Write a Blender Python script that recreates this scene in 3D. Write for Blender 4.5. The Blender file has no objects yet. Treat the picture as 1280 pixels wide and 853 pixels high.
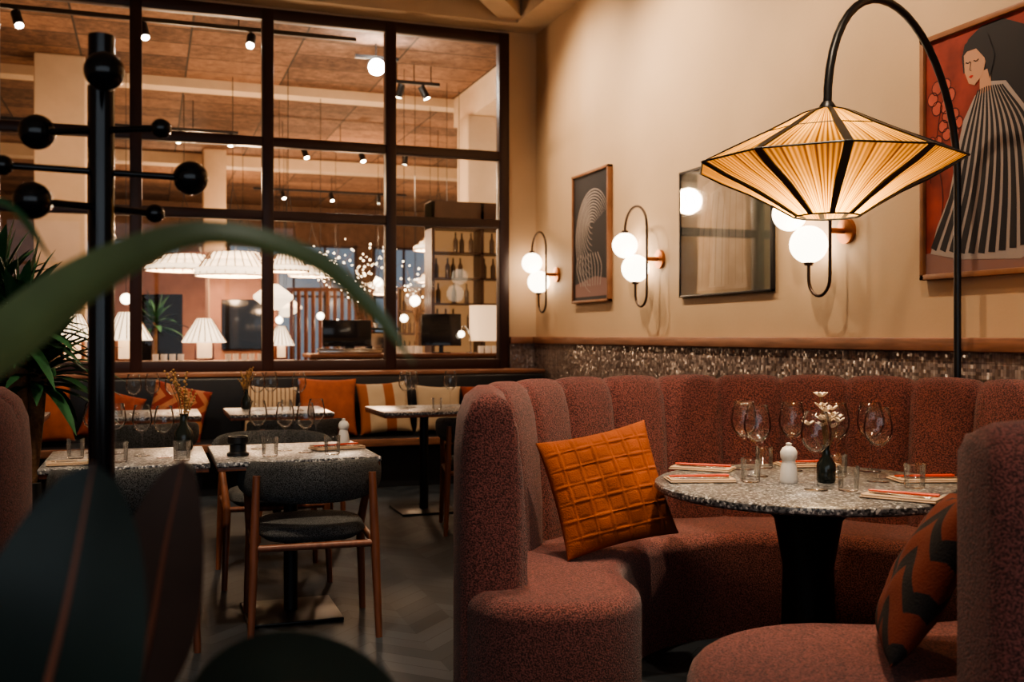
import bpy, bmesh, math, random
from math import sin, cos, pi, radians, sqrt
from mathutils import Vector, Matrix
random.seed(7)
scene = bpy.context.scene
col = scene.collection

# ------------------------------------------------------------------ camera-frame layout
YAW = radians(-19.5)
FX, FY = sin(radians(19.5)), cos(radians(19.5))
H = 1.28
def G(lat, z, h=0.0):  # camera-frame offsets, most of them worked out from image coordinates
    """room position of a point 'lat' metres across and 'z' metres along the diagonal survey line"""
    return Vector((z*FX + lat*FY, z*FY - lat*FX, h))

# ------------------------------------------------------------------ materials
def nodes(m):
    m.use_nodes = True
    nt = m.node_tree
    return nt, nt.nodes, nt.links, nt.nodes.get('Principled BSDF')

def M(name, c, rough=.6, metal=0, bump=0, bscale=120, var=0, vscale=6, emit=None, es=0, spec=.5, coat=0, speck=0, sheen=0, stretch=None):
    m = bpy.data.materials.new(name)
    nt, N, L, B = nodes(m)
    B.inputs['Base Color'].default_value = (*c, 1)
    B.inputs['Roughness'].default_value = rough
    B.inputs['Metallic'].default_value = metal
    B.inputs['Specular IOR Level'].default_value = spec
    B.inputs['Coat Weight'].default_value = coat
    if sheen:
        B.inputs['Sheen Weight'].default_value = sheen
    tc = N.new('ShaderNodeTexCoord')
    src = tc.outputs['Object']
    if stretch:
        mp = N.new('ShaderNodeMapping'); mp.inputs['Scale'].default_value = stretch
        L.new(src, mp.inputs[0]); src = mp.outputs[0]
    if var or speck:
        n = N.new('ShaderNodeTexNoise'); n.inputs['Scale'].default_value = vscale
        n.inputs['Detail'].default_value = 5
        L.new(src, n.inputs['Vector'])
        r = N.new('ShaderNodeValToRGB')
        v = var
        r.color_ramp.elements[0].position = .3; r.color_ramp.elements[1].position = .7
        r.color_ramp.elements[0].color = (*[max(0, x*(1-v)) for x in c], 1)
        r.color_ramp.elements[1].color = (*[min(1, x*(1+v)) for x in c], 1)
        L.new(n.outputs['Fac'], r.inputs[0])
        out = r.outputs[0]
        if speck:
            n2 = N.new('ShaderNodeTexNoise'); n2.inputs['Scale'].default_value = bscale
            n2.inputs['Detail'].default_value = 1
            L.new(src, n2.inputs['Vector'])
            r2 = N.new('ShaderNodeValToRGB')
            r2.color_ramp.elements[0].position = .38; r2.color_ramp.elements[1].position = .62
            lo = 1-speck; hi = 1+speck
            r2.color_ramp.elements[0].color = (lo*.5, lo*.5, lo*.5, 1)
            r2.color_ramp.elements[1].color = (hi*.5, hi*.5, hi*.5, 1)
            L.new(n2.outputs['Fac'], r2.inputs[0])
            mx = N.new('ShaderNodeMixRGB'); mx.blend_type = 'MULTIPLY'; mx.inputs[0].default_value = 1
            L.new(out, mx.inputs[1]); L.new(r2.outputs[0], mx.inputs[2])
            mm = N.new('ShaderNodeMixRGB'); mm.blend_type = 'ADD'; mm.inputs[0].default_value = 1
            L.new(mx.outputs[0], mm.inputs[1]); L.new(mx.outputs[0], mm.inputs[2])
            out = mm.outputs[0]
        L.new(out, B.inputs['Base Color'])
    if bump:
        n = N.new('ShaderNodeTexNoise'); n.inputs['Scale'].default_value = bscale
        n.inputs['Detail'].default_value = 3
        L.new(src, n.inputs['Vector'])
        b = N.new('ShaderNodeBump'); b.inputs['Strength'].default_value = bump
        b.inputs['Distance'].default_value = .01
        L.new(n.outputs['Fac'], b.inputs['Height']); L.new(b.outputs[0], B.inputs['Normal'])
    if emit:
        B.inputs['Emission Color'].default_value = (*emit, 1)
        B.inputs['Emission Strength'].default_value = es
    return m

def glassmat(name, tint=(1, 1, 1), blend=.25, rough=.02, maxr=.75, minr=.03):
    m = bpy.data.materials.new(name)
    nt, N, L, B = nodes(m)
    N.remove(B)
    out = N.get('Material Output')
    t = N.new('ShaderNodeBsdfTransparent'); t.inputs[0].default_value = (*tint, 1)
    g = N.new('ShaderNodeBsdfGlossy'); g.inputs['Roughness'].default_value = rough
    lw = N.new('ShaderNodeLayerWeight'); lw.inputs['Blend'].default_value = blend
    mr = N.new('ShaderNodeMapRange'); mr.inputs['To Min'].default_value = minr; mr.inputs['To Max'].default_value = maxr
    mx = N.new('ShaderNodeMixShader')
    L.new(lw.outputs['Fresnel'], mr.inputs['Value']); L.new(mr.outputs[0], mx.inputs[0])
    L.new(t.outputs[0], mx.inputs[1]); L.new(g.outputs[0], mx.inputs[2]); L.new(mx.outputs[0], out.inputs[0])
    return m

def mathn(N, L, op, a, b=None, c=None):
    n = N.new('ShaderNodeMath'); n.operation = op
    for i, v in enumerate((a, b, c)):
        if v is None: continue
        if isinstance(v, (int, float)): n.inputs[i].default_value = v
        else: L.new(v, n.inputs[i])
    return n.outputs[0]

def floor_mat():
    m = bpy.data.materials.new('chevron_parquet')
    nt, N, L, B = nodes(m)
    tc = N.new('ShaderNodeTexCoord'); s = N.new('ShaderNodeSeparateXYZ'); L.new(tc.outputs['Object'], s.inputs[0])
    W = .42
    fx = mathn(N, L, 'FRACT', mathn(N, L, 'DIVIDE', s.outputs[0], W))
    tri = mathn(N, L, 'MULTIPLY', mathn(N, L, 'ABSOLUTE', mathn(N, L, 'SUBTRACT', fx, .5)), W)
    t = mathn(N, L, 'DIVIDE', mathn(N, L, 'ADD', s.outputs[1], tri), .13)
    line = mathn(N, L, 'LESS_THAN', mathn(N, L, 'FRACT', t), .04)
    ci = mathn(N, L, 'FLOOR', mathn(N, L, 'DIVIDE', s.outputs[0], W/2))
    cb = N.new('ShaderNodeCombineXYZ'); L.new(mathn(N, L, 'FLOOR', t), cb.inputs[0]); L.new(ci, cb.inputs[1])
    wn = N.new('ShaderNodeTexWhiteNoise'); wn.noise_dimensions = '3D'; L.new(cb.outputs[0], wn.inputs['Vector'])
    r = N.new('ShaderNodeValToRGB')
    r.color_ramp.elements[0].color = (.016, .022, .029, 1); r.color_ramp.elements[1].color = (.044, .053, .065, 1)
    L.new(wn.outputs[0], r.inputs[0])
    mx = N.new('ShaderNodeMixRGB'); L.new(line, mx.inputs[0]); L.new(r.outputs[0], mx.inputs[1]); mx.inputs[2].default_value = (.008, .010, .012, 1)
    L.new(mx.outputs[0], B.inputs['Base Color'])
    B.inputs['Roughness'].default_value = .55; B.inputs['Specular IOR Level'].default_value = .3
    return m

def tile_mat():
    m = bpy.data.materials.new('glazed_finger_tile')
    nt, N, L, B = nodes(m)
    tc = N.new('ShaderNodeTexCoord')
    s = N.new('ShaderNodeSeparateXYZ'); L.new(tc.outputs['Object'], s.inputs[0])
    xy = mathn(N, L, 'ADD', s.outputs[0], s.outputs[1])
    TW, TH = .016, .15
    qx = mathn(N, L, 'DIVIDE', xy, TW); qz = mathn(N, L, 'DIVIDE', mathn(N, L, 'ADD', s.outputs[2], .05), TH)
    fx = mathn(N, L, 'FRACT', qx); fz = mathn(N, L, 'FRACT', qz)
    joint = mathn(N, L, 'MAXIMUM', mathn(N, L, 'LESS_THAN', fx, .12), mathn(N, L, 'LESS_THAN', fz, .03))
    cb = N.new('ShaderNodeCombineXYZ'); L.new(mathn(N, L, 'FLOOR', qx), cb.inputs[0]); L.new(mathn(N, L, 'FLOOR', qz), cb.inputs[1])
    wn = N.new('ShaderNodeTexWhiteNoise'); wn.noise_dimensions = '3D'; L.new(cb.outputs[0], wn.inputs['Vector'])
    r = N.new('ShaderNodeValToRGB')
    r.color_ramp.elements[0].color = (.17, .125, .110, 1); r.color_ramp.elements[1].color = (.25, .195, .175, 1)
    L.new(wn.outputs[0], r.inputs[0])
    mx = N.new('ShaderNodeMixRGB'); L.new(joint, mx.inputs[0])
    L.new(r.outputs[0], mx.inputs[1]); mx.inputs[2].default_value = (.14, .10, .085, 1)
    L.new(mx.outputs[0], B.inputs['Base Color'])
    # rippled glaze: small facets, each tipped a little differently
    cb2 = N.new('ShaderNodeCombineXYZ'); L.new(mathn(N, L, 'FLOOR', qx), cb2.inputs[0])
    L.new(mathn(N, L, 'FLOOR', mathn(N, L, 'DIVIDE', s.outputs[2], .016)), cb2.inputs[1]); cb2.inputs[2].default_value = 3
    w2 = N.new('ShaderNodeTexWhiteNoise'); w2.noise_dimensions = '3D'; L.new(cb2.outputs[0], w2.inputs['Vector'])
    sub = N.new('ShaderNodeVectorMath'); sub.operation = 'SUBTRACT'; L.new(w2.outputs['Color'], sub.inputs[0]); sub.inputs[1].default_value = (.5, .5, .5)
    sc = N.new('ShaderNodeVectorMath'); sc.operation = 'SCALE'; L.new(sub.outputs[0], sc.inputs[0]); sc.inputs['Scale'].default_value = .60
    geo = N.new('ShaderNodeNewGeometry')
    ad = N.new('ShaderNodeVectorMath'); ad.operation = 'ADD'; L.new(geo.outputs['Normal'], ad.inputs[0]); L.new(sc.outputs[0], ad.inputs[1])
    nm = N.new('ShaderNodeVectorMath'); nm.operation = 'NORMALIZE'; L.new(ad.outputs[0], nm.inputs[0])
    L.new(nm.outputs[0], B.inputs['Normal'])
    B.inputs['Roughness'].default_value = .22; B.inputs['Specular IOR Level'].default_value = .7
    return m

def terrazzo(name, k=1.0):
    m = bpy.data.materials.new(name)
    nt, N, L, B = nodes(m)
    tc = N.new('ShaderNodeTexCoord')
    v = N.new('ShaderNodeTexVoronoi'); v.inputs['Scale'].default_value = 140; L.new(tc.outputs['Object'], v.inputs['Vector'])
    sp = N.new('ShaderNodeSeparateColor'); L.new(v.outputs['Color'], sp.inputs[0])
    r = N.new('ShaderNodeValToRGB'); r.color_ramp.interpolation = 'CONSTANT'
    e = r.color_ramp.elements
    e[0].color = (.028*k, .030*k, .034*k, 1); e[1].position = .28; e[1].color = (.10*k, .102*k, .108*k, 1)
    x = e.new(.60); x.color = (.17*k, .17*k, .175*k, 1)
    x = e.new(.84); x.color = (.50*k, .49*k, .47*k, 1)
    L.new(sp.outputs[0], r.inputs[0]); L.new(r.outputs[0], B.inputs['Base Color'])
    B.inputs['Roughness'].default_value = .3
    return m

def ceil_tile():
    m = bpy.data.materials.new('woodwool_ceiling_tile')
    nt, N, L, B = nodes(m)
    tc = N.new('ShaderNodeTexCoord'); s = N.new('ShaderNodeSeparateXYZ'); L.new(tc.outputs['Object'], s.inputs[0])
    f1 = mathn(N, L, 'FRACT', mathn(N, L, 'DIVIDE', s.outputs[0], 1.2)); f2 = mathn(N, L, 'FRACT', mathn(N, L, 'DIVIDE', s.outputs[1], .6))
    ln = mathn(N, L, 'MAXIMUM', mathn(N, L, 'LESS_THAN', f1, .02), mathn(N, L, 'LESS_THAN', f2, .045))
    cb = N.new('ShaderNodeCombineXYZ')
    L.new(mathn(N, L, 'FLOOR', mathn(N, L, 'DIVIDE', s.outputs[0], 1.2)), cb.inputs[0])
    L.new(mathn(N, L, 'FLOOR', mathn(N, L, 'DIVIDE', s.outputs[1], .6)), cb.inputs[1])
    wn = N.new('ShaderNodeTexWhiteNoise'); wn.noise_dimensions = '3D'; L.new(cb.outputs[0], wn.inputs['Vector'])
    n = N.new('ShaderNodeTexNoise'); n.inputs['Scale'].default_value = 9; n.inputs['Detail'].default_value = 8; n.inputs['Roughness'].default_value = .8; L.new(tc.outputs['Object'], n.inputs['Vector'])
    ff = mathn(N, L, 'ADD', mathn(N, L, 'MULTIPLY', wn.outputs[0], .22), mathn(N, L, 'MULTIPLY', n.outputs['Fac'], .9))
    r = N.new('ShaderNodeValToRGB')
    r.color_ramp.elements[0].position = .40; r.color_ramp.elements[1].position = .78
    r.color_ramp.elements[0].color = (.045, .018, .009, 1); r.color_ramp.elements[1].color = (.28, .145, .080, 1)
    L.new(ff, r.inputs[0])
    mx = N.new('ShaderNodeMixRGB'); L.new(ln, mx.inputs[0]); L.new(r.outputs[0], mx.inputs[1]); mx.inputs[2].default_value = (.02, .012, .008, 1)
    L.new(mx.outputs[0], B.inputs['Base Color']); B.inputs['Roughness'].default_value = .9
    return m

def shade_mat():
    m = bpy.data.materials.new('raffia_string_shade')
    nt, N, L, B = nodes(m)
    N.remove(B); out = N.get('Material Output')
    tc = N.new('ShaderNodeTexCoord'); s = N.new('ShaderNodeSeparateXYZ'); L.new(tc.outputs['Object'], s.inputs[0])
    ang = mathn(N, L, 'ARCTAN2', s.outputs[1], s.outputs[0])
    w = mathn(N, L, 'ADD', mathn(N, L, 'MULTIPLY', mathn(N, L, 'SINE', mathn(N, L, 'MULTIPLY', ang, 150)), .5), .5)
    cb = N.new('ShaderNodeCombineXYZ'); L.new(mathn(N, L, 'FLOOR', mathn(N, L, 'MULTIPLY', ang, 23.87)), cb.inputs[0])
    wn = N.new('ShaderNodeTexWhiteNoise'); wn.noise_dimensions = '3D'; L.new(cb.outputs[0], wn.inputs['Vector'])
    ff = mathn(N, L, 'ADD', mathn(N, L, 'MULTIPLY', w, .55), mathn(N, L, 'MULTIPLY', wn.outputs[0], .45))
    r = N.new('ShaderNodeValToRGB')
    r.color_ramp.elements[0].position = .1
    r.color_ramp.elements[0].color = (.14, .050, .008, 1); r.color_ramp.elements[1].color = (.90, .52, .11, 1)
    L.new(ff, r.inputs[0])
    d = N.new('ShaderNodeBsdfDiffuse'); t = N.new('ShaderNodeBsdfTranslucent'); L.new(r.outputs[0], d.inputs[0]); L.new(r.outputs[0], t.inputs[0])
    mx = N.new('ShaderNodeMixShader'); mx.inputs[0].default_value = .6
    L.new(d.outputs[0], mx.inputs[1]); L.new(t.outputs[0], mx.inputs[2])
    e = N.new('ShaderNodeEmission'); L.new(r.outputs[0], e.inputs[0]); e.inputs[1].default_value = .12
    a = N.new('ShaderNodeAddShader'); L.new(mx.outputs[0], a.inputs[0]); L.new(e.outputs[0], a.inputs[1])
    L.new(a.outputs[0], out.inputs[0])
    return m

def stripe_mat(name, c1, c2, scale, axis=0, rough=.9, width=.5, zig=0):
    m = bpy.data.materials.new(name)
    nt, N, L, B = nodes(m)
    tc = N.new('ShaderNodeTexCoord'); s = N.new('ShaderNodeSeparateXYZ'); L.new(tc.outputs['Object'], s.inputs[0])
    v = s.outputs[axis]
    if zig:
        o = s.outputs[0 if axis else 2]
        z = mathn(N, L, 'ABSOLUTE', mathn(N, L, 'SUBTRACT', mathn(N, L, 'FRACT', mathn(N, L, 'MULTIPLY', o, zig)), .5))
        v = mathn(N, L, 'ADD', v, mathn(N, L, 'MULTIPLY', z, 1/zig))
    f = mathn(N, L, 'LESS_THAN', mathn(N, L, 'FRACT', mathn(N, L, 'MULTIPLY', v, scale)), width)
    mx = N.new('ShaderNodeMixRGB'); L.new(f, mx.inputs[0]); mx.inputs[1].default_value = (*c1, 1); mx.inputs[2].default_value = (*c2, 1)
    L.new(mx.outputs[0], B.inputs['Base Color']); B.inputs['Roughness'].default_value = rough
    n = N.new('ShaderNodeTexNoise'); n.inputs['Scale'].default_value = 180; L.new(tc.outputs['Object'], n.inputs['Vector'])
    b = N.new('ShaderNodeBump'); b.inputs['Strength'].default_value = .3; b.inputs['Distance'].default_value = .01
    L.new(n.outputs['Fac'], b.inputs['Height']); L.new(b.outputs[0], B.inputs['Normal'])
    return m

wall_m = M('warm_plaster', (.56, .39, .245), .60, bump=.06, bscale=60, var=.05, vscale=2)
cream_m = M('cream_plaster', (.56, .42, .29), .8, var=.04)
dark_wall = M('brown_wall', (.14, .08, .055), .8, var=.2)
wood_trim = M('red_oak_trim', (.24, .105, .06), .5, var=.3, vscale=4, stretch=(1, 1, 12))
wood_leg = M('walnut_leg', (.20, .075, .042), .38, var=.3, vscale=5, stretch=(8, 8, 1))
wood_frame = M('oak_picture_frame', (.27, .12, .06), .45, var=.25, vscale=6)
mull_m = M('dark_brown_steel', (.036, .014, .012), .42)
black = M('black_metal', (.010, .010, .011), .38)
black_gl = M('black_lacquer', (.008, .008, .009), .16)
rose = M('rose_boucle', (.150, .048, .042), .95, bump=.6, bscale=190, var=.12, vscale=3, speck=.65, sheen=.20)
tweed = M('charcoal_tweed', (.075, .078, .080), .95, bump=.4, bscale=300, var=.2, speck=.85)
orange_m = M('burnt_orange_cotton', (.28, .066, .015), .9, bump=.35, bscale=200, var=.2, vscale=12)
terra_m = M('terracotta_cotton', (.30, .078, .032), .9, bump=.3, bscale=200, var=.2, vscale=12)
rust_m = M('rust_cotton', (.22, .042, .018), .9, bump=.3, bscale=200, var=.3, vscale=14)
cream_fab = M('cream_cotton', (.48, .36, .24), .9, bump=.3, bscale=160)
cs_mat = stripe_mat('cream_orange_stripe', (.48, .36, .24), (.30, .095, .035), 4.4, 0, width=.38)
st_mat = stripe_mat('cream_line_stripe', (.44, .32, .21), (.13, .075, .045), 28, 0, width=.3)
zig_mat = stripe_mat('rust_zigzag', (.15, .028, .013), (.012, .010, .011), 7, 2, width=.4, zig=5)
patch_mat = stripe_mat('rust_diamond', (.34, .13, .06), (.19, .025, .015), 8, 0, width=.5, zig=5)
bench_m = M('black_leather', (.014, .015, .019), .45)
terr = terrazzo('grey_terrazzo', 1.0)
terr_l = terrazzo('light_grey_terrazzo', 1.5)
opal = M('opal_glass', (.9, .85, .78), .3, emit=(1, .82, .60), es=7)
brass = M('copper_brass', (.42, .17, .07), .3, metal=.9)
bronze = M('bronze_tube', (.06, .035, .025), .35, metal=.6)
bulb = M('hot_bulb', (1, .9, .7), .4, emit=(1, .78, .5), es=30)
hot = M('spot_lens', (1, .95, .85), .4, emit=(1, .92, .80), es=220)
warmlens = M('small_spot_lens', (1, .95, .85), .4, emit=(1, .88, .68), es=60)
glass = glassmat('drinking_glass', (.998, .998, .998), .13, .03, .75, .035)
pane_m = glassmat('window_glass', (.98, .98, .98), .1, .0, .6, .03)
white_c = M('white_ceramic', (.75, .72, .68), .25)
napkin_m = M('beige_napkin', (.50, .36, .25), .9, bump=.2)
red_lac = M('red_lacquer', (.5, .05, .02), .35)
steel = M('cutlery_steel', (.5, .48, .45), .2, metal=1)
leaf_d = M('dark_green_leaf', (.024, .085, .036), .40, var=.35, vscale=9)
leaf_g = M('green_leaf', (.080, .105, .042), .42, var=.35, vscale=7)
leaf_b = M('rubber_plant_leaf', (.014, .022, .017), .45, var=.4, vscale=5, spec=.35)
leaf_br = M('rubber_plant_leaf_underside', (.070, .040, .030), .5, var=.3, vscale=5, spec=.3)
rib_m = M('leaf_midrib', (.22, .075, .04), .5)
trunk_m = M('fibrous_trunk', (.16, .09, .05), .95, bump=.8, bscale=60, var=.4, vscale=20)
soil = M('potting_soil', (.02, .014, .01), 1)
pot_m = M('charcoal_pot', (.03, .03, .032), .6)
paper = M('paper_shade', (.9, .8, .65), .7, emit=(1, .76, .50), es=2.1)
paper2 = M('linen_shade', (.8, .6, .38), .7, emit=(1, .66, .38), es=1.0)
screen_m = M('dark_screen', (.01, .011, .014), .12)
counter_m = M('dark_counter', (.075, .038, .025), .4, var=.2)
dusk = M('dusk_window_pane', (.05, .07, .09), .15, emit=(.34, .44, .56), es=.35)
pink_wall = M('terracotta_panel', (.36, .17, .11), .7, var=.15)

# ------------------------------------------------------------------ builders
def add(name, me, mat=None, parent=None, loc=(0, 0, 0), rot=(0, 0, 0), smooth=True, sharp=40):
    if smooth:
        me.shade_smooth()
        try: me.set_sharp_from_angle(angle=radians(sharp))
        except Exception: pass
    o = bpy.data.objects.new(name, me)
    if mat is not None and not me.materials: me.materials.append(mat)
    col.objects.link(o)
    if parent: o.parent = parent
    o.location = loc; o.rotation_euler = rot
    return o

def E(name, loc=(0, 0, 0), rz=0.0, rot=None):
    o = bpy.data.objects.new(name, None); o.empty_display_size = .1
    col.objects.link(o); o.location = loc
    o.rotation_euler = rot if rot else (0, 0, rz)
    return o

def mesh(verts, faces, name='m'):
    me = bpy.data.meshes.new(name); me.from_pydata([tuple(v) for v in verts], [], faces)
    bm = bmesh.new(); bm.from_mesh(me); bmesh.ops.recalc_face_normals(bm, faces=bm.faces[:]); bm.to_mesh(me); bm.free()
    return me

def box(name, size, loc, mat, parent=None, bevel=0, rot=(0, 0, 0), seg=2):
    bm = bmesh.new(); bmesh.ops.create_cube(bm, size=1)
    for v in bm.verts: v.co = Vector((v.co.x*size[0], v.co.y*size[1], v.co.z*size[2]))
    if bevel: bmesh.ops.bevel(bm, geom=bm.edges[:], offset=bevel, segments=seg, affect='EDGES', profile=.5)
    me = bpy.data.meshes.new(name); bm.to_mesh(me); bm.free()
    return add(name, me, mat, parent, loc, rot, smooth=bool(bevel), sharp=50)

def bx(name, x0, x1, y0, y1, z0, z1, mat, parent=None, bevel=0):
    return box(name, (x1-x0, y1-y0, z1-z0), ((x0+x1)/2, (y0+y1)/2, (z0+z1)/2), mat, parent, bevel)

def lathe_me(prof, segs=32, rfun=None):
    vs = []; fs = []; n = len(prof)
    for i in range(segs):
        a = 2*pi*i/segs; k = rfun(a) if rfun else 1
        for r, z in prof: vs.append((r*k*cos(a), r*k*sin(a), z))
    for i in range(segs):
        j = (i+1) % segs
        for k in range(n-1): fs.append((i*n+k, j*n+k, j*n+k+1, i*n+k+1))
    me = bpy.data.meshes.new('lathe'); me.from_pydata(vs, [], fs)
    bm = bmesh.new(); bm.from_mesh(me)
    bmesh.ops.remove_doubles(bm, verts=bm.verts[:], dist=1e-5)
    bmesh.ops.recalc_face_normals(bm, faces=bm.faces[:]); bm.to_mesh(me); bm.free()
    return me

def lathe(name, prof, mat, parent=None, loc=(0, 0, 0), segs=32, rot=(0, 0, 0), rfun=None, sharp=40):
    return add(name, lathe_me(prof, segs, rfun), mat, parent, loc, rot, sharp=sharp)

def smooth_path(pts, sub=8):
    P = [Vector(p) for p in pts]
    P = [2*P[0]-P[1]] + P + [2*P[-1]-P[-2]]
    out = []
    for i in range(1, len(P)-2):
        for s in range(sub):
            t = s/sub
            a, b, c, d = P[i-1], P[i], P[i+1], P[i+2]
            out.append(.5*((2*b)+(-a+c)*t+(2*a-5*b+4*c-d)*t*t+(-a+3*b-3*c+d)*t**3))
    out.append(P[-2]); return out

def tube_data(pts, rad, segs=10):
    P = [Vector(p) for p in pts]; n = len(P)
    if not isinstance(rad, (list, tuple)): rad = [rad]*n
    T = []
    for i in range(n):
        t = P[min(i+1, n-1)]-P[max(i-1, 0)]; T.append(t.normalized())
    u = T[0].orthogonal().normalized(); vs = []; fs = []
    for i in range(n):
        u = (u - T[i]*u.dot(T[i])).normalized(); w = T[i].cross(u)
        for k in range(segs):
            a = 2*pi*k/segs; vs.append(P[i]+rad[i]*(cos(a)*u+sin(a)*w))
    for i in range(n-1):
        for k in range(segs):
            l = (k+1) % segs; fs.append((i*segs+k, i*segs+l, (i+1)*segs+l, (i+1)*segs+k))
    fs.append(tuple(range(segs))); fs.append(tuple(range((n-1)*segs, n*segs)))
    return vs, fs

def tube(name, pts, rad, mat, parent=None, segs=10, loc=(0, 0, 0)):
    v, f = tube_data(pts, rad, segs); return add(name, mesh(v, f), mat, parent, loc, sharp=60)

def merge(parts):
    V = []; F = []
    for v, f in parts:
        o = len(V); V += list(v); F += [tuple(i+o for i in q) for q in f]
    return V, F

def sphere_data(c, r, seg=12, ring=8):
    vs = []; fs = []; c = Vector(c)
    for i in range(1, ring):
        for k in range(seg):
            p = pi*i/ring; a = 2*pi*k/seg
            vs.append(c+r*Vector((sin(p)*cos(a), sin(p)*sin(a), cos(p))))
    top = len(vs); vs.append(c+Vector((0, 0, r))); bot = len(vs); vs.append(c-Vector((0, 0, r)))
    for i in range(ring-2):
        for k in range(seg):
            l = (k+1) % seg; fs.append((i*seg+k, i*seg+l, (i+1)*seg+l, (i+1)*seg+k))
    for k in range(seg):
        l = (k+1) % seg; fs.append((top, l, k)); b = (ring-2)*seg; fs.append((bot, b+k, b+l))
    return vs, fs

def sphere(name, c, r, mat, parent=None, seg=32, ring=18):
    v, f = sphere_data((0, 0, 0), r, seg, ring); return add(name, mesh(v, f), mat, parent, c)

def light(name, kind, loc, power, color=(1, .76, .52), size=.05, target=None, angle=70, blend=.6, parent=None):
    d = bpy.data.lights.new(name, kind); d.energy = power; d.color = color
    if kind == 'SPOT':
        d.spot_size = radians(angle); d.spot_blend = blend; d.shadow_soft_size = size
    elif kind == 'POINT': d.shadow_soft_size = size
    o = bpy.data.objects.new(name, d); col.objects.link(o); o.location = loc
    if target is not None:
        o.rotation_euler = (Vector(target)-Vector(loc)).to_track_quat('-Z', 'Y').to_euler()
    if parent: o.parent = parent
    return o

# ------------------------------------------------------------------ room shell
W, D = 3.58, 9.40
CE = 4.24
FAR = 27.0
bx('floor', -6.5, 9.5, -3.2, FAR, -.12, 0, floor_mat())
bx('wall_right', W, W+.15, -3, D, 0, 4.75, wall_m)
tile = tile_mat()
bx('trim_tile_right', W-.018, W, -3, D, 0, 1.205, tile)
bx('trim_dado_right', W-.045, W, -3, D, 1.205, 1.272, wood_trim, bevel=.006)
bx('wall_left', -6.2, -6.05, -3, FAR, 0, 4.75, wall_m)
# rear wall with big unseen windows, opened up for cool fill daylight
bx('wall_rear_sill', -6.2, W+.15, -3.15, -3, 0, .75, wall_m)
bx('wall_rear_head', -6.2, W+.15, -3.15, -3, 3.6, 4.75, wall_m)
bx('wall_rear_pier', 2.9, W+.15, -3.15, -3, .75, 3.6, wall_m)
bx('wall_rear_pier', -6.2, -5.4, -3.15, -3, .75, 3.6, wall_m)
rw = E('window_5', (0, -3.07, 0))
for i in range(7):
    x = -5.4+i*8.3/6; bx('mullion_%d' % i, x-.04, x+.04, -.04, .04, .75, 3.6, mull_m, rw)
for i, z in enumerate((.78, 2.7, 3.57)): bx('rail_%d' % i, -5.4, 2.9, -.04, .04, z-.03, z+.03, mull_m, rw)
# window wall
bx('wall_window_lower', -6.05, 3.29, D, D+.12, 0, .96, wall_m)
bx('wall_window_pier', 3.29, W+.15, D, D+.12, 0, 4.75, wall_m)
bx('wall_window_lintel', -6.05, 3.29, D, D+.12, 4.21, 4.75, cream_m)
bx('trim_tile_pier', 3.30, W-.02, D-.018, D, 0, 1.205, tile)
bx('trim_dado_pier', 3.30, W-.046, D-.045, D, 1.205, 1.272, wood_trim, bevel=.006)
bx('trim_sill', -6.05, W-.05, 9.02, D-.02, .93, .965, wood_trim, bevel=.005)
win = E('window_1', (0, D, 0))
xs = [3.235, 2.12, 1.0, -.11, -1.22, -2.33, -3.44, -4.55, -5.66]
for i, x in enumerate(xs):
    bx('mullion_%d' % (i+1), x-.050, x+.050, -.05, .06, .97, 4.21, mull_m, win, .008)
for i, (z, hh) in enumerate([(1.01, .05), (2.36, .042), (3.02, .042), (4.16, .05)]):
    bx('rail_%d' % (i+1), -5.66, 3.235, -.045, .055, z-hh, z+hh, mull_m, win, .008)
me = mesh([(-5.66, .01, .97), (3.235, .01, .97), (3.235, .01, 4.2), (-5.66, .01, 4.2)], [(0, 1, 2, 3)])
add('glass_pane', me, pane_m, win, smooth=False)

# own ceiling with perimeter soffit and beams
bx('ceiling', -6.05, W, -3, D, 4.62, 4.75, cream_m)
bx('trim_soffit_right', 3.28, W, -3, D, CE, 4.62, cream_m)
bx('trim_soffit_window', -6.05, 3.28, 9.12, D, CE, 4.62, cream_m)
box('trim_beam_diagonal', (.22, 6.4, .3), (1.45, 6.75, 4.42), cream_m, rot=(0, 0, -math.atan2(.6, .8)))
for i, y in enumerate((6.6, 3.4)):
    bx('trim_beam_%d' % (i+1), -6.05, 3.28, y, y+.2, 4.3, 4.62, cream_m)

# next room shell
ctile = ceil_tile()
bx('ceiling_next_room', -6.05, 9.3, D+.12, FAR, 4.62, 4.75, ctile)
bx('wall_far', -6.05, 9.3, FAR-.2, FAR, 0, 4.75, dark_wall)
bx('wall_next_right', 9.3, 9.5, D, FAR, 0, 4.75, cream_m)
bx('wall_next_front', W+.15, 9.3, D, D+.12, 0, 4.75, cream_m)
bx('trim_beam_next_1', -6.05, 9.3, 13.9, 14.2, 4.50, 4.62, cream_m)
bx('trim_beam_next_2', -6.05, 9.3, 19.6, 20.0, 4.42, 4.62, cream_m)
bx('trim_beam_next_3', 4.05, 4.45, 9.52, 13.9, 4.22, 4.62, cream_m)
bx('column', 3.98, 4.5, 13.0, 13.5, 0, 4.22, cream_m, bevel=.02)
bx('column', -1.28, -.72, 13.2, 13.7, 0, 4.62, cream_m, bevel=.02)
bx('column', .9, 1.3, 19.0, 19.4, 0, 4.62, cream_m, bevel=.02)
for k, x0 in enumerate((-2.5, 1.9, 5.6)):
    w2 = E('window_%d' % (k+2), (x0, FAR-.24, 0))
    bx('pane', 0, 3.2, -.01, .02, .6, 3.6, dusk, w2)
    for i in range(5): bx('mullion_%d' % i, i*.8-.03, i*.8+.03, -.05, .0, .57, 3.63, mull_m, w2)
    for i, z in enumerate((.6, 2.3, 3.6)): bx('rail_%d' % i, -.03, 3.23, -.05, 0, z-.03, z+.03, mull_m, w2)

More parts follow.
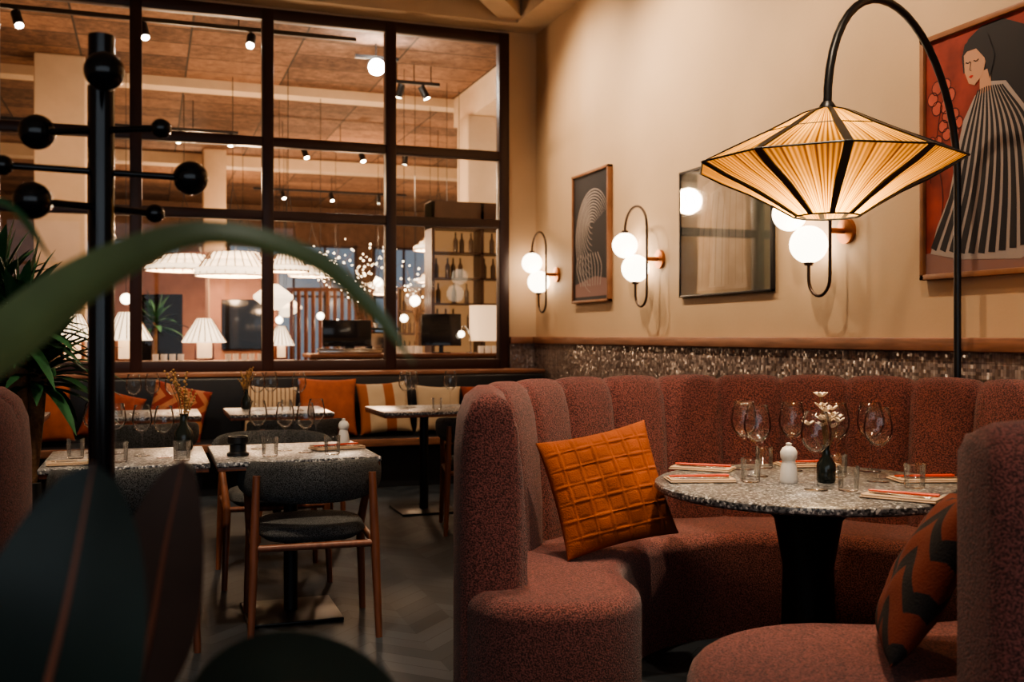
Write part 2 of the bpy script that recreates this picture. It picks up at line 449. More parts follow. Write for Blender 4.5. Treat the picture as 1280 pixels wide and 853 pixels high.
# ------------------------------------------------------------------ booths
def booth(name, lat, z, rz, a0, a1, R0, flare, sa0, sa1, Rs=.67):
    g = E(name, G(lat, z), rz)
    hb = 1.075
    def Rf(th):
        if th >= 0: return R0
        t = min(1, -th/95.0); t = t*t*(3-2*t); return R0+flare*t
    def Tf(th): return .20+(.06*min(1, max(0, -th/95.0)) if flare else 0)
    npan = round((a0-a1)/14.5); sub = 12
    prof = [(0, .02), (0, .42), (.0, .60), (.012, .80), (.03, .94), (.042, 1.00), (.06, 1.045), (.095, 1.072), (.13, 1.07), (.165, 1.04), (.188, .98), (.198, .88), (.20, .6), (.20, .02)]
    st = []
    tot = a0-a1
    dl = lambda s: math.degrees(s/R0)
    ends = [(0, .055), (.006, .034), (.018, .014), (.038, .002)]
    for s, d in ends: st.append((a0-dl(s), d))
    for i in range(1, npan*sub):
        th = a0-tot*i/(npan*sub)
        if a0-dl(.045) > th > a1+dl(.045): st.append((th, 0))
    for s, d in reversed(ends): st.append((a1+dl(s), d))
    vs = []; fs = []; n = len(prof)
    for th, d in st:
        fr = ((a0-th)/tot*npan) % 1.0
        b = abs(sin(pi*fr))**.38 if d == 0 else .75
        R = Rf(th); T = Tf(th); a = radians(th)
        for dr, h in prof:
            k = dr/.2
            off = dr*T/.2
            front = max(0, 1-k*1.3)
            if h > .3: off -= .042*b*front*(1 if h < 1.0 else .8)
            hh = h+(.026*b if h > .9 else 0)
            if d:
                off = max(min(off, T-d), d-.02); hh = min(hh, hb+.02-d)
            vs.append(((R+off)*cos(a), (R+off)*sin(a), hh))
    m_ = len(st)
    for i in range(m_-1):
        for k in range(n-1): fs.append((i*n+k, (i+1)*n+k, (i+1)*n+k+1, i*n+k+1))
    fs.append(tuple(range(n))); fs.append(tuple(range((m_-1)*n, m_*n)))
    add('channel_back', mesh(vs, fs), rose, g, sharp=75)
    # seat
    out = []
    def mw(th):
        ro = Rf(th)+Tf(th)*.92; return (ro+Rs)/2, (ro-Rs)/2
    ns = 90
    for i in range(ns+1):
        th = sa0+(sa1-sa0)*i/ns; a = radians(th); m0, w = mw(th); out.append(((m0+w)*cos(a), (m0+w)*sin(a)))
    def cap(th, sgn, rev):
        a = radians(th); m0, w = mw(th); r = Vector((cos(a), sin(a))); t = Vector((-sin(a), cos(a)))*sgn
        pts = []
        for i in range(1, 16):
            q = pi*i/16; p = r*(m0+w*cos(q))+t*(w*sin(q)*.95); pts.append((p.x, p.y))
        return pts[::-1] if rev else pts
    out += cap(sa1, -1, False)
    for i in range(ns+1):
        th = sa1+(sa0-sa1)*i/ns; a = radians(th); m0, w = mw(th); out.append(((m0-w)*cos(a), (m0-w)*sin(a)))
    out += cap(sa0, 1, True)
    bm = bmesh.new()
    vv = [bm.verts.new((x, y, 0.0)) for x, y in out]
    f = bm.faces.new(vv); r = bmesh.ops.extrude_face_region(bm, geom=[f])
    tv = [e for e in r['geom'] if isinstance(e, bmesh.types.BMVert)]
    for v in tv: v.co.z = .44
    te = [e for e in r['geom'] if isinstance(e, bmesh.types.BMEdge)]
    bmesh.ops.bevel(bm, geom=te, offset=.06, segments=6, affect='EDGES', profile=.5)
    bmesh.ops.recalc_face_normals(bm, faces=bm.faces[:])
    me = bpy.data.meshes.new('seat'); bm.to_mesh(me); bm.free()
    o = add('seat', me, rose, g, sharp=60)
    wn = o.modifiers.new('wn', 'WEIGHTED_NORMAL'); wn.keep_sharp = True
    return g

booth('curved_booth_sofa', 1.08, 3.70, YAW, 196, -93, 1.09, .26, 194, -100)
booth('curved_booth_sofa', -2.84, 3.0, YAW, 100, -100, 1.10, 0, 100, -100)

# ------------------------------------------------------------------ round table
tb = E('round_pedestal_table', G(1.07, 3.70), YAW)
lathe('top', [(0, .715), (.50, .715), (.535, .718), (.548, .726), (.55, .735), (.548, .745), (.54, .75), (0, .75)], terr, tb, segs=96)
lathe('pedestal', [(0, 0), (.30, 0), (.30, .02), (.28, .04), (.14, .10), (.095, .22), (.09, .45), (.12, .62), (.20, .70), (.22, .715), (0, .715)], black, tb, segs=48)

# ------------------------------------------------------------------ tableware
def wine_me(k=1.0):
    p = [(0, 0), (.036, 0), (.036, .002), (.02, .005), (.006, .012), (.0038, .03), (.0038, .10), (.006, .112), (.022, .122), (.038, .14), (.046, .162), (.047, .18), (.042, .21), (.035, .245),
         (.0335, .245), (.0405, .21), (.0455, .18), (.0445, .163), (.037, .143), (.022, .126), (0, .118)]
    return lathe_me([(r*k, z*k) for r, z in p], 28)
wme = wine_me(1.10); wme.materials.append(glass)
wme_s = wine_me(.92); wme_s.materials.append(glass)
tme = lathe_me([(0, 0), (.030, 0), (.033, .003), (.037, .085), (.0355, .085), (.0315, .010), (0, .009)], 28); tme.materials.append(glass)
def inst(name, me, loc, rz=0, parent=None):
    o = bpy.data.objects.new(name, me); col.objects.link(o); o.location = loc; o.rotation_euler = (0, 0, rz)
    me.shade_smooth()
    if parent: o.parent = parent
    return o
TT = .7505
for la, z in [(.925, 3.86), (1.10, 4.02), (1.045, 3.52), (1.40, 4.00), (1.33, 3.72), (.92, 4.06), (1.26, 3.98)]:
    inst('wine_glass', wme, G(la, z, TT))
for la, z in [(.865, 3.71), (1.01, 4.10), (1.15, 3.50), (1.22, 3.84), (1.40, 3.56)]:
    inst('water_tumbler', tme, G(la, z, TT))

def mill(loc, mat=white_c, k=1.0):
    lathe('pepper_mill', [(0, 0), (.028*k, 0), (.030*k, .01*k), (.026*k, .05*k), (.021*k, .072*k), (.027*k, .082*k), (.028*k, .10*k), (.020*k, .114*k), (.008*k, .12*k), (.010*k, .128*k), (0, .132*k)], mat, None, loc, 28)
mill(G(1.00, 3.70, TT), k=1.1)

def flower_vase(loc, kind=0, k=1.0):
    g = E('bud_vase_with_dried_flowers', loc)
    vm = bpy.data.materials.get('smoked_vase') or M('smoked_vase', (.015, .02, .018), .1)
    lathe('vase', [(0, 0), (.026*k, 0), (.03*k, .01), (.03*k, .06*k), (.013*k, .085*k), (.012*k, .115*k), (.016*k, .12*k), (.011*k, .118*k), (0, .05*k)], vm, g, segs=24)
    stem = bpy.data.materials.get('dry_stem') or M('dry_stem', (.16, .11, .05), .9)
    pm = bpy.data.materials.get('dried_petal_%d' % kind) or M('dried_petal_%d' % kind, [(.78, .64, .50), (.42, .24, .10)][kind], .9, var=.3, vscale=40)
    st = []; pt = []
    for i in range(15 if kind == 0 else 10):
        a = random.uniform(0, 2*pi); t = random.uniform(.01, .065)*k; h = random.uniform(.17, .28)*k
        top = Vector((t*cos(a), t*sin(a), h))
        st.append(tube_data([(0, 0, .05*k), (top.x*.3, top.y*.3, h*.6), top], .0015, 5))
        if kind == 0:
            for j in range(5):
                b = 2*pi*j/5+a; d = Vector((cos(b), sin(b), .7)).normalized()*.015
                v_, f_ = sphere_data((0, 0, 0), .0125, 6, 5)
                q = d.to_track_quat('Z', 'Y').to_matrix()
                v_ = [top+d+q @ Vector((p.x*.65, p.y*.2, p.z*1.2)) for p in v_]
                pt.append((v_, f_))
        else:
            for j in range(12):
                c = top-Vector((t*cos(a)*.10*j, t*sin(a)*.10*j, .010*j*k)); r = .0075*(1-abs(j-3)/12)
                pt.append(sphere_data(c+Vector((random.uniform(-.005, .005), random.uniform(-.005, .005), 0)), r, 6, 5))
    v, f = merge(st); add('stems', mesh(v, f), stem, g)
    v, f = merge(pt); add('blossoms', mesh(v, f), pm, g)
flower_vase(G(1.135, 3.70, TT), 0, 1.12)

def place_setting(loc, rz, sticks=True):
    g = E('folded_napkin_with_cutlery', loc, rz)
    box('napkin_lower', (.24, .13, .006), (0, 0, .004), napkin_m, g, .0025)
    box('napkin_fold', (.235, .11, .006), (.002, -.006, .010), napkin_m, g, .0025)
    if sticks:
        tube('chopstick_1', [(-.11, .01, .018), (.11, .022, .018)], [.0028, .004], red_lac, g, 8)
        tube('chopstick_2', [(-.11, 0, .018), (.11, .006, .018)], [.0028, .004], red_lac, g, 8)
    box('knife', (.20, .012, .003), (0, -.022, .0155), steel, g, .001)
    box('fork_handle', (.12, .009, .003), (.04, -.040, .0155), steel, g, .001)
    for k in range(3): box('fork_tine_%d' % k, (.06, .003, .002), (-.05, -.046+.006*k, .0155), steel, g)
for la, z, r in [(.685, 3.74, .05), (.755, 4.06, -.45), (1.27, 3.33, -.65), (1.51, 3.74, .05), (1.20, 4.17, .1)]:
    place_setting(G(la, z, TT), YAW+r)

# ------------------------------------------------------------------ pillows
def pillow(name, size, thick, mat, loc, rot, woven=0, n=36):
    if woven: n = 120
    vs = []; fs = []; s = size/2
    def pt(i, j, sg):
        u = -1+2*i/n; v = -1+2*j/n
        px = s*u*(1-.07*(1-v*v)*abs(u)**2); pz = s*v*(1-.07*(1-u*u)*abs(v)**2)
        e = max(0, (1-u*u)*(1-v*v))
        y = thick/2*e**.42
        y += .004*sin(7*u+3*v)*e+.003*sin(9*v-5*u)*e
        if woven:
            c = size/woven; q = (px+s)/c; w = (pz+s)/c
            q2 = q+.035*sin(pi*w)*(1 if int(q) % 2 else -1); w2 = w+.035*sin(pi*q)*(1 if int(w) % 2 else -1)
            du = min(q2 % 1, 1-q2 % 1)*c; dv = min(w2 % 1, 1-w2 % 1)*c
            d = min(du, dv); k_ = min(1, e*6)
            y += (.0034*math.exp(-(d/.0032)**2)-.0030*math.exp(-((d-.008)/.0038)**2))*k_
        return (px, sg*max(y, 0), pz)
    ids = {}
    for sg in (-1, 1):
        for i in range(n+1):
            for j in range(n+1):
                edge = i in (0, n) or j in (0, n)
                key = (i, j, 0 if edge else sg)
                if key not in ids: ids[key] = len(vs); vs.append(pt(i, j, sg))
        for i in range(n):
            for j in range(n):
                q = []
                for a, b in ((i, j), (i+1, j), (i+1, j+1), (i, j+1)):
                    edge = a in (0, n) or b in (0, n); q.append(ids[(a, b, 0 if edge else sg)])
                fs.append(tuple(q))
    return add(name, mesh(vs, fs), mat, None, loc, rot, sharp=80)

pillow('woven_throw_pillow', .46, .15, orange_m, G(.365, 3.93, .695), (radians(-20), radians(-10), radians(-3)), woven=7)
pillow('zigzag_throw_pillow', .46, .14, zig_mat, G(1.075, 2.66, .665), (radians(-27), radians(-5), radians(-126)))
by = 8.79
for nm, m, x, sz, rr in [('throw_pillow', terra_m, 1.44, .50, .03), ('throw_pillow', cs_mat, 1.93, .46, -.05), ('throw_pillow', st_mat, .96, .44, .06),
                    ('throw_pillow', patch_mat, .22, .46, .25), ('throw_pillow', rust_m, -.28, .42, .3), ('throw_pillow', terra_m, -.80, .46, -.1),
                    ('throw_pillow', cream_fab, 2.42, .42, .05), ('throw_pillow', rust_m, 2.86, .42, -.05), ('throw_pillow', terra_m, 3.26, .36, .0)]:
    pillow(nm, sz, .14, m, (x, by, .415+sz/2*1.04), (radians(-16), rr, 0))

# ------------------------------------------------------------------ bench along the window wall
b = E('banquette_bench', (0, 0, 0))
bx('seat', -4.5, 3.5, 8.42, 9.0, .34, .41, bench_m, b, .02)
bx('seat_edge', -4.5, 3.5, 8.39, 8.42, .36, .42, wood_trim, b, .003)
bx('base', -4.5, 3.5, 8.52, 9.0, 0, .34, bench_m, b)
bx('backrest', -4.5, 3.5, 9.0, 9.3, .38, .925, bench_m, b, .02)

# ------------------------------------------------------------------ square tables and chairs
def dtable(x, y, w=.70, d=.70):
    g = E('dining_table', (x, y, 0))
    box('top', (w, d, .022), (0, 0, .738), terr_l, g, .004)
    box('edge', (w-.01, d-.01, .018), (0, 0, .718), wood_leg, g, .002)
    lathe('column', [(0, .02), (.032, .02), (.032, .70), (.09, .705), (.09, .71), (0, .71)], black, g, segs=24)
    box('foot_plate', (.42, .42, .014), (0, 0, .009), black, g, .004)
    return g
dtable(.615, 4.80); dtable(-.09, 4.80, .66)
dtable(1.90, 7.30, .74, .7); dtable(.86, 7.45, .7, .7); dtable(-.02, 7.45, .7, .7); dtable(-1.0, 7.45, .7, .7)

def squircle(rx, ry, z0, z1, rnd, n=3.0, seg=48):
    prof = [(.0, z0, ), (1-rnd/rx, z0), (1, z0+rnd*.8), (1, z1-rnd), (1-.3*rnd/rx, z1-.3*rnd), (1-rnd/rx, z1-.06*rnd), (.6, z1+.006), (0, z1+.010)]
    vs = []; fs = []; m = len(prof)
    for i in range(seg):
        a = 2*pi*i/seg; c, s = cos(a), sin(a)
        k = (abs(c)**n+abs(s)**n)**(-1/n)
        for r, z in prof: vs.append((rx*r*k*c, ry*r*k*s, z))
    for i in range(seg):
        j = (i+1) % seg
        for k in range(m-1): fs.append((i*m+k, j*m+k, j*m+k+1, i*m+k+1))
    me = mesh(vs, fs); bm = bmesh.new(); bm.from_mesh(me); bmesh.ops.remove_doubles(bm, verts=bm.verts[:], dist=1e-5)
    bmesh.ops.recalc_face_normals(bm, faces=bm.faces[:]); bm.to_mesh(me); bm.free(); return me
seat_me = squircle(.235, .235, .405, .475, .035)
def back_me():
    vs = []; fs = []; K = 40; m = 14
    for i in range(K+1):
        t = -1+2*i/K; a = radians(-90+t*88)
        rx, ry = .295, .30
        hh = .090*(1-.42*abs(t)**3); zc = .666+.012*abs(t)**2
        th = .024
        e = sqrt(max(0, 1-max(0, (abs(t)-.94)/.06)**2)); hh *= max(e, .15); th *= max(e, .15)
        for k in range(m):
            q = 2*pi*k/m; dx = th*cos(q); c = sin(q); dz = hh*(abs(c)**.6)*(1 if c > 0 else -1)
            vs.append(((rx+dx)*cos(a), .02+(ry+dx+.15*dz)*sin(a), zc+dz))
    for i in range(K):
        for k in range(m):
            l = (k+1) % m; fs.append((i*m+k, i*m+l, (i+1)*m+l, (i+1)*m+k))
    fs.append(tuple(range(m))); fs.append(tuple(range(K*m, (K+1)*m)))
    return mesh(vs, fs)
backm = back_me()
for me_ in (seat_me, backm): me_.materials.append(tweed)
def chair(x, y, rz):
    g = E('dining_chair', (x, y, 0), rz)
    inst('seat', seat_me, (0, 0, 0), 0, g); inst('backrest', backm, (0, 0, 0), 0, g)
    for i, sx in enumerate((-1, 1)):
        tube('rear_leg_%d' % (i+1), [(sx*.265, -.275, 0), (sx*.250, -.262, .40), (sx*.240, -.250, .70)], [.014, .020, .016], wood_leg, g, 12)
        tube('front_leg_%d' % (i+1), [(sx*.265, .215, 0), (sx*.25, .195, .40), (sx*.272, .03, .655)], [.014, .020, .014], wood_leg, g, 12)
        tube('side_rail_%d' % (i+1), [(sx*.25, -.262, .40), (sx*.25, .195, .40)], .015, wood_leg, g, 10)
    tube('rear_rail', [(-.25, -.262, .40), (.25, -.262, .40)], .015, wood_leg, g, 10)
    tube('front_rail', [(-.25, .195, .40), (.25, .195, .40)], .015, wood_leg, g, 10)
chair(.67, 4.58, radians(-3)); chair(-.10, 4.58, radians(4))
chair(.62, 5.55, pi)
chair(2.10, 6.52, radians(-12)); chair(.9, 6.75, 0); chair(-.02, 6.75, 0)

def wg(x, y, s=False): inst('wine_glass', wme_s if s else wme, (x, y, TT))
for x, y in [(.59, 4.80), (.67, 4.70), (.48, 4.92), (.76, 4.98), (-.03, 4.80), (.06, 4.70), (-.24, 5.0), (-.14, 4.92)]: wg(x, y, s=True)
for x, y in [(.50, 4.60), (.77, 4.58), (-.12, 4.60), (.13, 4.56), (-.3, 4.8)]: inst('water_tumbler', tme, (x, y, TT))
for x, y in [(1.75, 7.25), (1.83, 7.4), (2.1, 7.3), (.72, 7.4), (.82, 7.5), (1.0, 7.35), (-.1, 7.4), (.02, 7.5), (.15, 7.38), (-.9, 7.4), (-1.0, 7.5)]: wg(x, y)
for x, y in [(1.95, 7.12), (.9, 7.25), (-.2, 7.25)]: inst('water_tumbler', tme, (x, y, TT))
mill((.90, 5.02, TT), white_c, .95)
lathe('candle_holder', [(0, 0), (.048, 0), (.048, .012), (.036, .018), (.036, .05), (.044, .056), (.044, .085), (.036, .085), (.034, .05), (0, .05)], black, None, (.37, 4.68, TT), 28)
flower_vase((.15, 4.98, TT), 1, 1.40)
flower_vase((.66, 7.62, TT), 1, 1.2)
place_setting((.83, 4.81, TT), .2, True); place_setting((-.28, 4.60, TT), .1, False)

# ------------------------------------------------------------------ sconces
for i, Y in enumerate((8.84, 6.80, 4.64)):
    g = E('globe_wall_sconce', (W-.115, Y, 0))
    s = .115
    up = [(0, .37, 2.08)]+[(0, .185+.185*cos(pi*k/14), 2.09+.17*sin(pi*k/14)) for k in range(15)]+[(0, 0, 1.95), (0, 0, 1.85)]
    dn = [(0, 0, 1.85), (0, 0, 1.62)]+[(0, .095-.095*cos(pi*k/12), 1.60-.10*sin(pi*k/12)) for k in range(1, 13)]+[(0, .19, 1.72)]
    sm_ = bronze
    tube('tube_upper', up, .0095, sm_, g, 10)
    tube('tube_lower', dn, .0095, sm_, g, 10)
    sphere('globe_upper', (0, .37, 1.98), .098, opal, g); sphere('globe_lower', (0, .19, 1.79), .105, opal, g)
    lathe('cap_upper', [(0, .02), (.022, .02), (.03, 0), (.03, -.012), (0, -.012)], sm_, g, (0, .37, 2.075), 20)
    lathe('cap_lower', [(0, -.02), (.022, -.02), (.03, 0), (.03, .012), (0, .012)], sm_, g, (0, .19, 1.692), 20)
    lathe('wall_plate', [(0, 0), (.07, 0), (.07, .022), (.03, .028), (.016, .03), (.016, s), (0, s)], brass, g, (s, 0, 1.85), 28, rot=(0, radians(-90), 0))

# ------------------------------------------------------------------ pictures
def picture(y_far, y_near, z0, z1, frame, fw, fd, bg, name='framed_art_print'):
    yc = (y_far+y_near)/2; zc = (z0+z1)/2; w = y_far-y_near; h = z1-z0
    g = E(name, (W, yc, zc), -pi/2)
    for n_, sz, lc in [('frame_top', (w, fd, fw), (0, -fd/2, h/2-fw/2)), ('frame_bottom', (w, fd, fw), (0, -fd/2, -h/2+fw/2)),
                       ('frame_side_1', (fw, fd, h), (-w/2+fw/2, -fd/2, 0)), ('frame_side_2', (fw, fd, h), (w/2-fw/2, -fd/2, 0))]:
        box(n_, sz, lc, frame, g, .002)
    box('print', (w-fw*2+.004, .006, h-fw*2+.004), (0, -fd*.55, 0), bg, g)
    return g, w-2*fw, h-2*fw, -fd*.55-.0036
def poly(g, name, pts, mat, y):
    me = mesh([(x, y, z) for x, z in pts], [tuple(range(len(pts)))]); add(name, me, mat, g, smooth=False)
def ribbon(g, name, pts, w, mat, y):
    P = [Vector((p[0], p[1])) for p in pts]; n = len(P); vs = []; fs = []
    if not isinstance(w, (list, tuple)): w = [w]*n
    for i in range(n):
        t = (P[min(i+1, n-1)]-P[max(i-1, 0)]).normalized(); q = Vector((-t.y, t.x))*w[i]/2
        vs += [(P[i].x+q.x, y, P[i].y+q.y), (P[i].x-q.x, y, P[i].y-q.y)]
    for i in range(n-1): fs.append((2*i, 2*i+1, 2*i+3, 2*i+2))
    add(name, mesh(vs, fs), mat, g, smooth=False)
ink = M('print_ink_black', (.016, .014, .018), .6); offw = M('print_offwhite', (.34, .28, .25), .7); redp = M('print_red', (.24, .034, .022), .7, var=.45, vscale=6)
dkred = M('print_dark_red', (.07, .010, .010), .7); skin = M('print_skin', (.50, .27, .17), .7); lips = M('print_lips', (.45, .02, .02), .7)
mutedp = M('print_mauve', (.24, .13, .11), .7); coral = M('print_coral', (.42, .085, .055), .7, var=.25, vscale=9)
# small print: swirling lines
g, w, h, y = picture(8.40, 7.64, 1.565, 2.69, wood_frame, .022, .045, ink)
poly(g, 'lower_field', [(-w/2+.03, -h/2+.03), (w/2-.03, -h/2+.03), (w/2-.03, -h/2+.17), (.1, -h/2+.2), (-w/2+.03, -h/2+.14)], mutedp, y)
def clampx(v): return max(-w/2+.02, min(w/2-.02, v))
for k in range(12):
    pts = []
    for j in range(30):
        t = j/29; a = pi*(1.45-1.35*t)
        rx = .03+.026*k; rz_ = .03+.030*k
        pts.append((clampx(.05+rx*cos(a)-.05*sin(pi*t)), .10+rz_*sin(a)-.02*k*(1-t)))
    ribbon(g, 'line_%d' % k, pts, [.004+.012*sin(pi*j/29) for j in range(30)], offw, y-.0006*(1+k % 3))
for k in range(9):
    ribbon(g, 'drape_%d' % k, smooth_path([(clampx(-.25+.05*k), -.14, 0), (clampx(-.29+.065*k), -.26, 0), (clampx(-.20+.05*k), -.42, 0)], 6), .014, offw, y-.003)
# wide dark picture behind glass, room reflections painted into its print
dkp = bpy.data.materials.new('reflection_painted_print')
nt, N, L, B = nodes(dkp)
tc = N.new('ShaderNodeTexCoord'); n = N.new('ShaderNodeTexNoise'); n.inputs['Scale'].default_value = 3.2; n.inputs['Detail'].default_value = 5
L.new(tc.outputs['Object'], n.inputs['Vector']); r = N.new('ShaderNodeValToRGB')
r.color_ramp.elements[0].position = .35; r.color_ramp.elements[0].color = (.030, .045, .035, 1)
r.color_ramp.elements[1].position = .7; r.color_ramp.elements[1].color = (.15, .16, .12, 1)
L.new(n.outputs['Fac'], r.inputs[0]); L.new(r.outputs[0], B.inputs['Base Color']); B.inputs['Roughness'].default_value = .3
g, w, h, y = picture(6.47, 5.32, 1.55, 2.44, black, .016, .03, dkp)
greyp = M('print_grey', (.30, .27, .22), .4, var=.35, vscale=6); grn = M('print_moss', (.07, .085, .055), .4, var=.3, vscale=6); lg = M('print_pale', (.42, .39, .33), .4, var=.2)
poly(g, 'drape', [(-.34, -h/2+.02), (.30, -h/2+.02), (.26, -.20), (.28, .12), (.22, .33), (-.05, .36), (-.26, .30), (-.30, 0)], greyp, y)  # drape, side strip and folds: room reflection painted as flat shapes
poly(g, 'drape_reflection_light', [(-.18, -h/2+.04), (.02, -h/2+.04), (.04, .10), (-.02, .28), (-.16, .24), (-.12, -.1)], lg, y-.0005)
poly(g, 'curtain_reflection', [(.34, -h/2+.02), (w/2-.01, -h/2+.02), (w/2-.01, h/2-.02), (.36, h/2-.02)], grn, y)
for k in range(7): ribbon(g, 'fold_%d' % k, [(-.27+.085*k, -.38), (-.24+.08*k, 0), (-.18+.07*k, .24)], .007, grn, y-.001)
add('glazing', mesh([(-w/2, y-.006, -h/2), (w/2, y-.006, -h/2), (w/2, y-.006, h/2), (-w/2, y-.006, h/2)], [(0, 1, 2, 3)]), glassmat('picture_glazing', (1, 1, 1), .16, .03, .6, .04), g, smooth=False)
# big print: woman in striped robe
g, w, h, y = picture(4.04, 3.24, 1.55, 2.72, wood_frame, .026, .045, redp)
poly(g, 'ground', [(-w/2, -h/2), (w/2, -h/2), (w/2, -h/2+.15), (-w/2, -h/2+.10)], mutedp, y)
poly(g, 'hair', [(-.13, .36), (-.14, .44), (-.10, .51), (-.02, .55), (.10, .55), (.24, .48), (.34, .30), (.33, .0), (.20, .05), (.12, .22), (.02, .30), (-.03, .35)], ink, y-.0006)
poly(g, 'robe', [(-.06, .24), (.02, .29), (.12, .27), (.24, .12), (.34, -.10), (.365, -.45), (.2, -.52), (-.15, -.50), (-.34, -.46), (-.30, -.34), (-.22, -.20), (-.17, 0), (-.13, .14)], offw, y-.0012)
poly(g, 'neck', [(-.03, .34), (.03, .35), (.04, .25), (-.03, .24)], skin, y-.0018)
poly(g, 'face', [(-.125, .44), (-.12, .36), (-.095, .305), (-.06, .29), (-.01, .33), (.01, .40), (0, .47), (-.06, .49)], skin, y-.0024)
poly(g, 'fringe', [(-.13, .455), (-.05, .455), (.0, .40), (.03, .30), (.06, .40), (.02, .50), (-.05, .52), (-.12, .49)], ink, y-.003)
ribbon(g, 'eye_1', [(-.112, .405), (-.098, .398), (-.085, .404)], .005, ink, y-.0036)
ribbon(g, 'eye_2', [(-.065, .404), (-.05, .397), (-.034, .403)], .005, ink, y-.0036)
ribbon(g, 'nose', [(-.082, .40), (-.088, .365), (-.078, .36)], .004, ink, y-.0036)
poly(g, 'mouth', [(-.095, .335), (-.08, .341), (-.066, .335), (-.08, .326)], lips, y-.0036)
for k in range(12):
    t = k/11
    p0 = (-.04+.14*t, .27-.02*abs(t-.4)); p1 = (-.12+.36*t, .06); p2 = (-.20+.50*t, -.20); p3 = (-.32+.66*t, -.44-.04*sin(pi*t))
    pts = smooth_path([(*p0, 0), (*p1, 0), (*p2, 0), (*p3, 0)], 7)
    ribbon(g, 'stripe_%d' % k, pts, [.007+.032*j/(len(pts)-1) for j in range(len(pts))], ink, y-.0018-.0001*k)
for cx, cz, rr in [(-.27, .28, .075), (-.21, .14, .065), (-.31, .04, .055)]:
    for j in range(6):
        a0 = 2*pi*j/6
        c_ = [(cx+rr*.75*cos(a0)+rr*.45*cos(q*2*pi/12), cz+rr*.75*sin(a0)+rr*.45*sin(q*2*pi/12)) for q in range(13)]
        c_ = [(max(-w/2+.004, p_[0]), p_[1]) for p_ in c_]
        poly(g, 'petal_fill', c_[:-1], coral, y-.0003-.00003*j)
        ribbon(g, 'petal', c_, .006, dkred, y-.0006)
ribbon(g, 'flower_stem', smooth_path([(-.27, .25, 0), (-.30, .05, 0), (-.26, -.2, 0), (-.29, -.4, 0)], 6), .006, dkred, y-.0006)
ribbon(g, 'flower_leaf', smooth_path([(-.29, -.06, 0), (-.35, .02, 0), (-.34, -.12, 0)], 6), .006, dkred, y-.0006)

# ------------------------------------------------------------------ arc floor lamp
lp = E('arc_floor_lamp', (0, 0, 0))
post = G(2.04, 4.69); sh = G(1.225, 3.98)
pts = [Vector((post.x, post.y, .02)), Vector((post.x, post.y, 1.0)), Vector((post.x, post.y, 1.85))]
for k in range(25):
    t = pi*k/24; f = (1-cos(t))/2
    base = 1.98*(1-f)+2.16*f
    pts.append(Vector((post.x+(sh.x-post.x)*f, post.y+(sh.y-post.y)*f, base+.60*sin(t)**.95)))
tube('arched_pole', pts, .0165, black, lp, 14)
lathe('base', [(0, 0), (.075, 0), (.075, .025), (.02, .03), (0, .03)], black, lp, (post.x, post.y, 0), 32)
NF = 10
def octa(a):
    s = 2*pi/NF; q = (a % s)-s/2; return cos(s/2)/cos(q)
sm = shade_mat()
prof = [(.03, 2.165), (.10, 2.142), (.25, 2.065), (.40, 1.995), (.505, 1.945), (.42, 1.90), (.30, 1.845), (.20, 1.79), (.125, 1.745)]
srz = YAW+radians(9)
lathe('string_shade', prof, sm, lp, (sh.x, sh.y, 0), 160, rot=(0, 0, srz), rfun=octa, sharp=60)
parts = []
for k in range(NF):
    a = 2*pi*k/NF
    P = [Vector((r*cos(a), r*sin(a), z)) for r, z in prof]
    t = Vector((-sin(a), cos(a), 0)); o = Vector((cos(a), sin(a), 0))
    vs = []; fs = []
    for i, p in enumerate(P):
        ww = .005+.010*min(1, prof[i][0]/.3); nrm = o*.35+Vector((0, 0, 1 if i < 4 else (-1 if i > 4 else 0)))
        for s_, q in ((-1, .004), (1, .004), (1, -.003), (-1, -.003)): vs.append(p+t*ww*s_+nrm.normalized()*q)
    for i in range(len(P)-1):
        for s_ in range(4): fs.append((i*4+s_, i*4+(s_+1) % 4, (i+1)*4+(s_+1) % 4, (i+1)*4+s_))
    parts.append((vs, fs))
for r, z, tr in ((.505, 1.945, .004), (.125, 1.745, .004), (.25, 2.065, .003)):
    P = [Vector((r*octa(2*pi*k/60)*cos(2*pi*k/60), r*octa(2*pi*k/60)*sin(2*pi*k/60), z)) for k in range(61)]
    parts.append(tube_data(P, tr, 6))
v, f = merge(parts); add('shade_ribs', mesh(v, f), black, lp, (sh.x, sh.y, 0), (0, 0, srz))
lathe('top_cap', [(0, 2.19), (.02, 2.19), (.036, 2.165), (.036, 2.155), (0, 2.155)], black, lp, (sh.x, sh.y, 0), 24)
tube('socket_stem', [(sh.x, sh.y, 2.16), (sh.x, sh.y, 1.99)], .01, black, lp)
sphere('bulb', (sh.x, sh.y, 1.93), .045, bulb, lp, 20, 12)
light('shade_bulb_light', 'POINT', (sh.x, sh.y, 1.88), 36, (1, .74, .43), .05, parent=lp)

# ------------------------------------------------------------------ coat stand with balls
cs = E('ball_coat_stand', G(-.882, 2.2), YAW)
tube('pole', [(0, 0, .02), (0, 0, 1.0), (0, 0, 1.925)], .027, black_gl, cs, 24)
lathe('base', [(0, 0), (.17, 0), (.17, .012), (.04, .022), (0, .022)], black_gl, cs, segs=48)
for k, (x0, y0, x1, y1, z, r0, r1) in enumerate([(-.148, .02, .135, -.02, 1.722, .038, .021), (-.168, -.09, .165, .085, 1.632, .021, .038), (-.092, -.12, .080, .10, 1.555, .038, .021), (.050, -.11, -.045, .11, 1.82, .040, .021)]):
    tube('arm_%d' % k, [(x0, y0, z), (x1, y1, z)], .0075, black_gl, cs, 10)
    sphere('ball_%da' % k, (x0, y0, z), r0, black_gl, cs, 28, 16); sphere('ball_%db' % k, (x1, y1, z), r1, black_gl, cs, 28, 16)

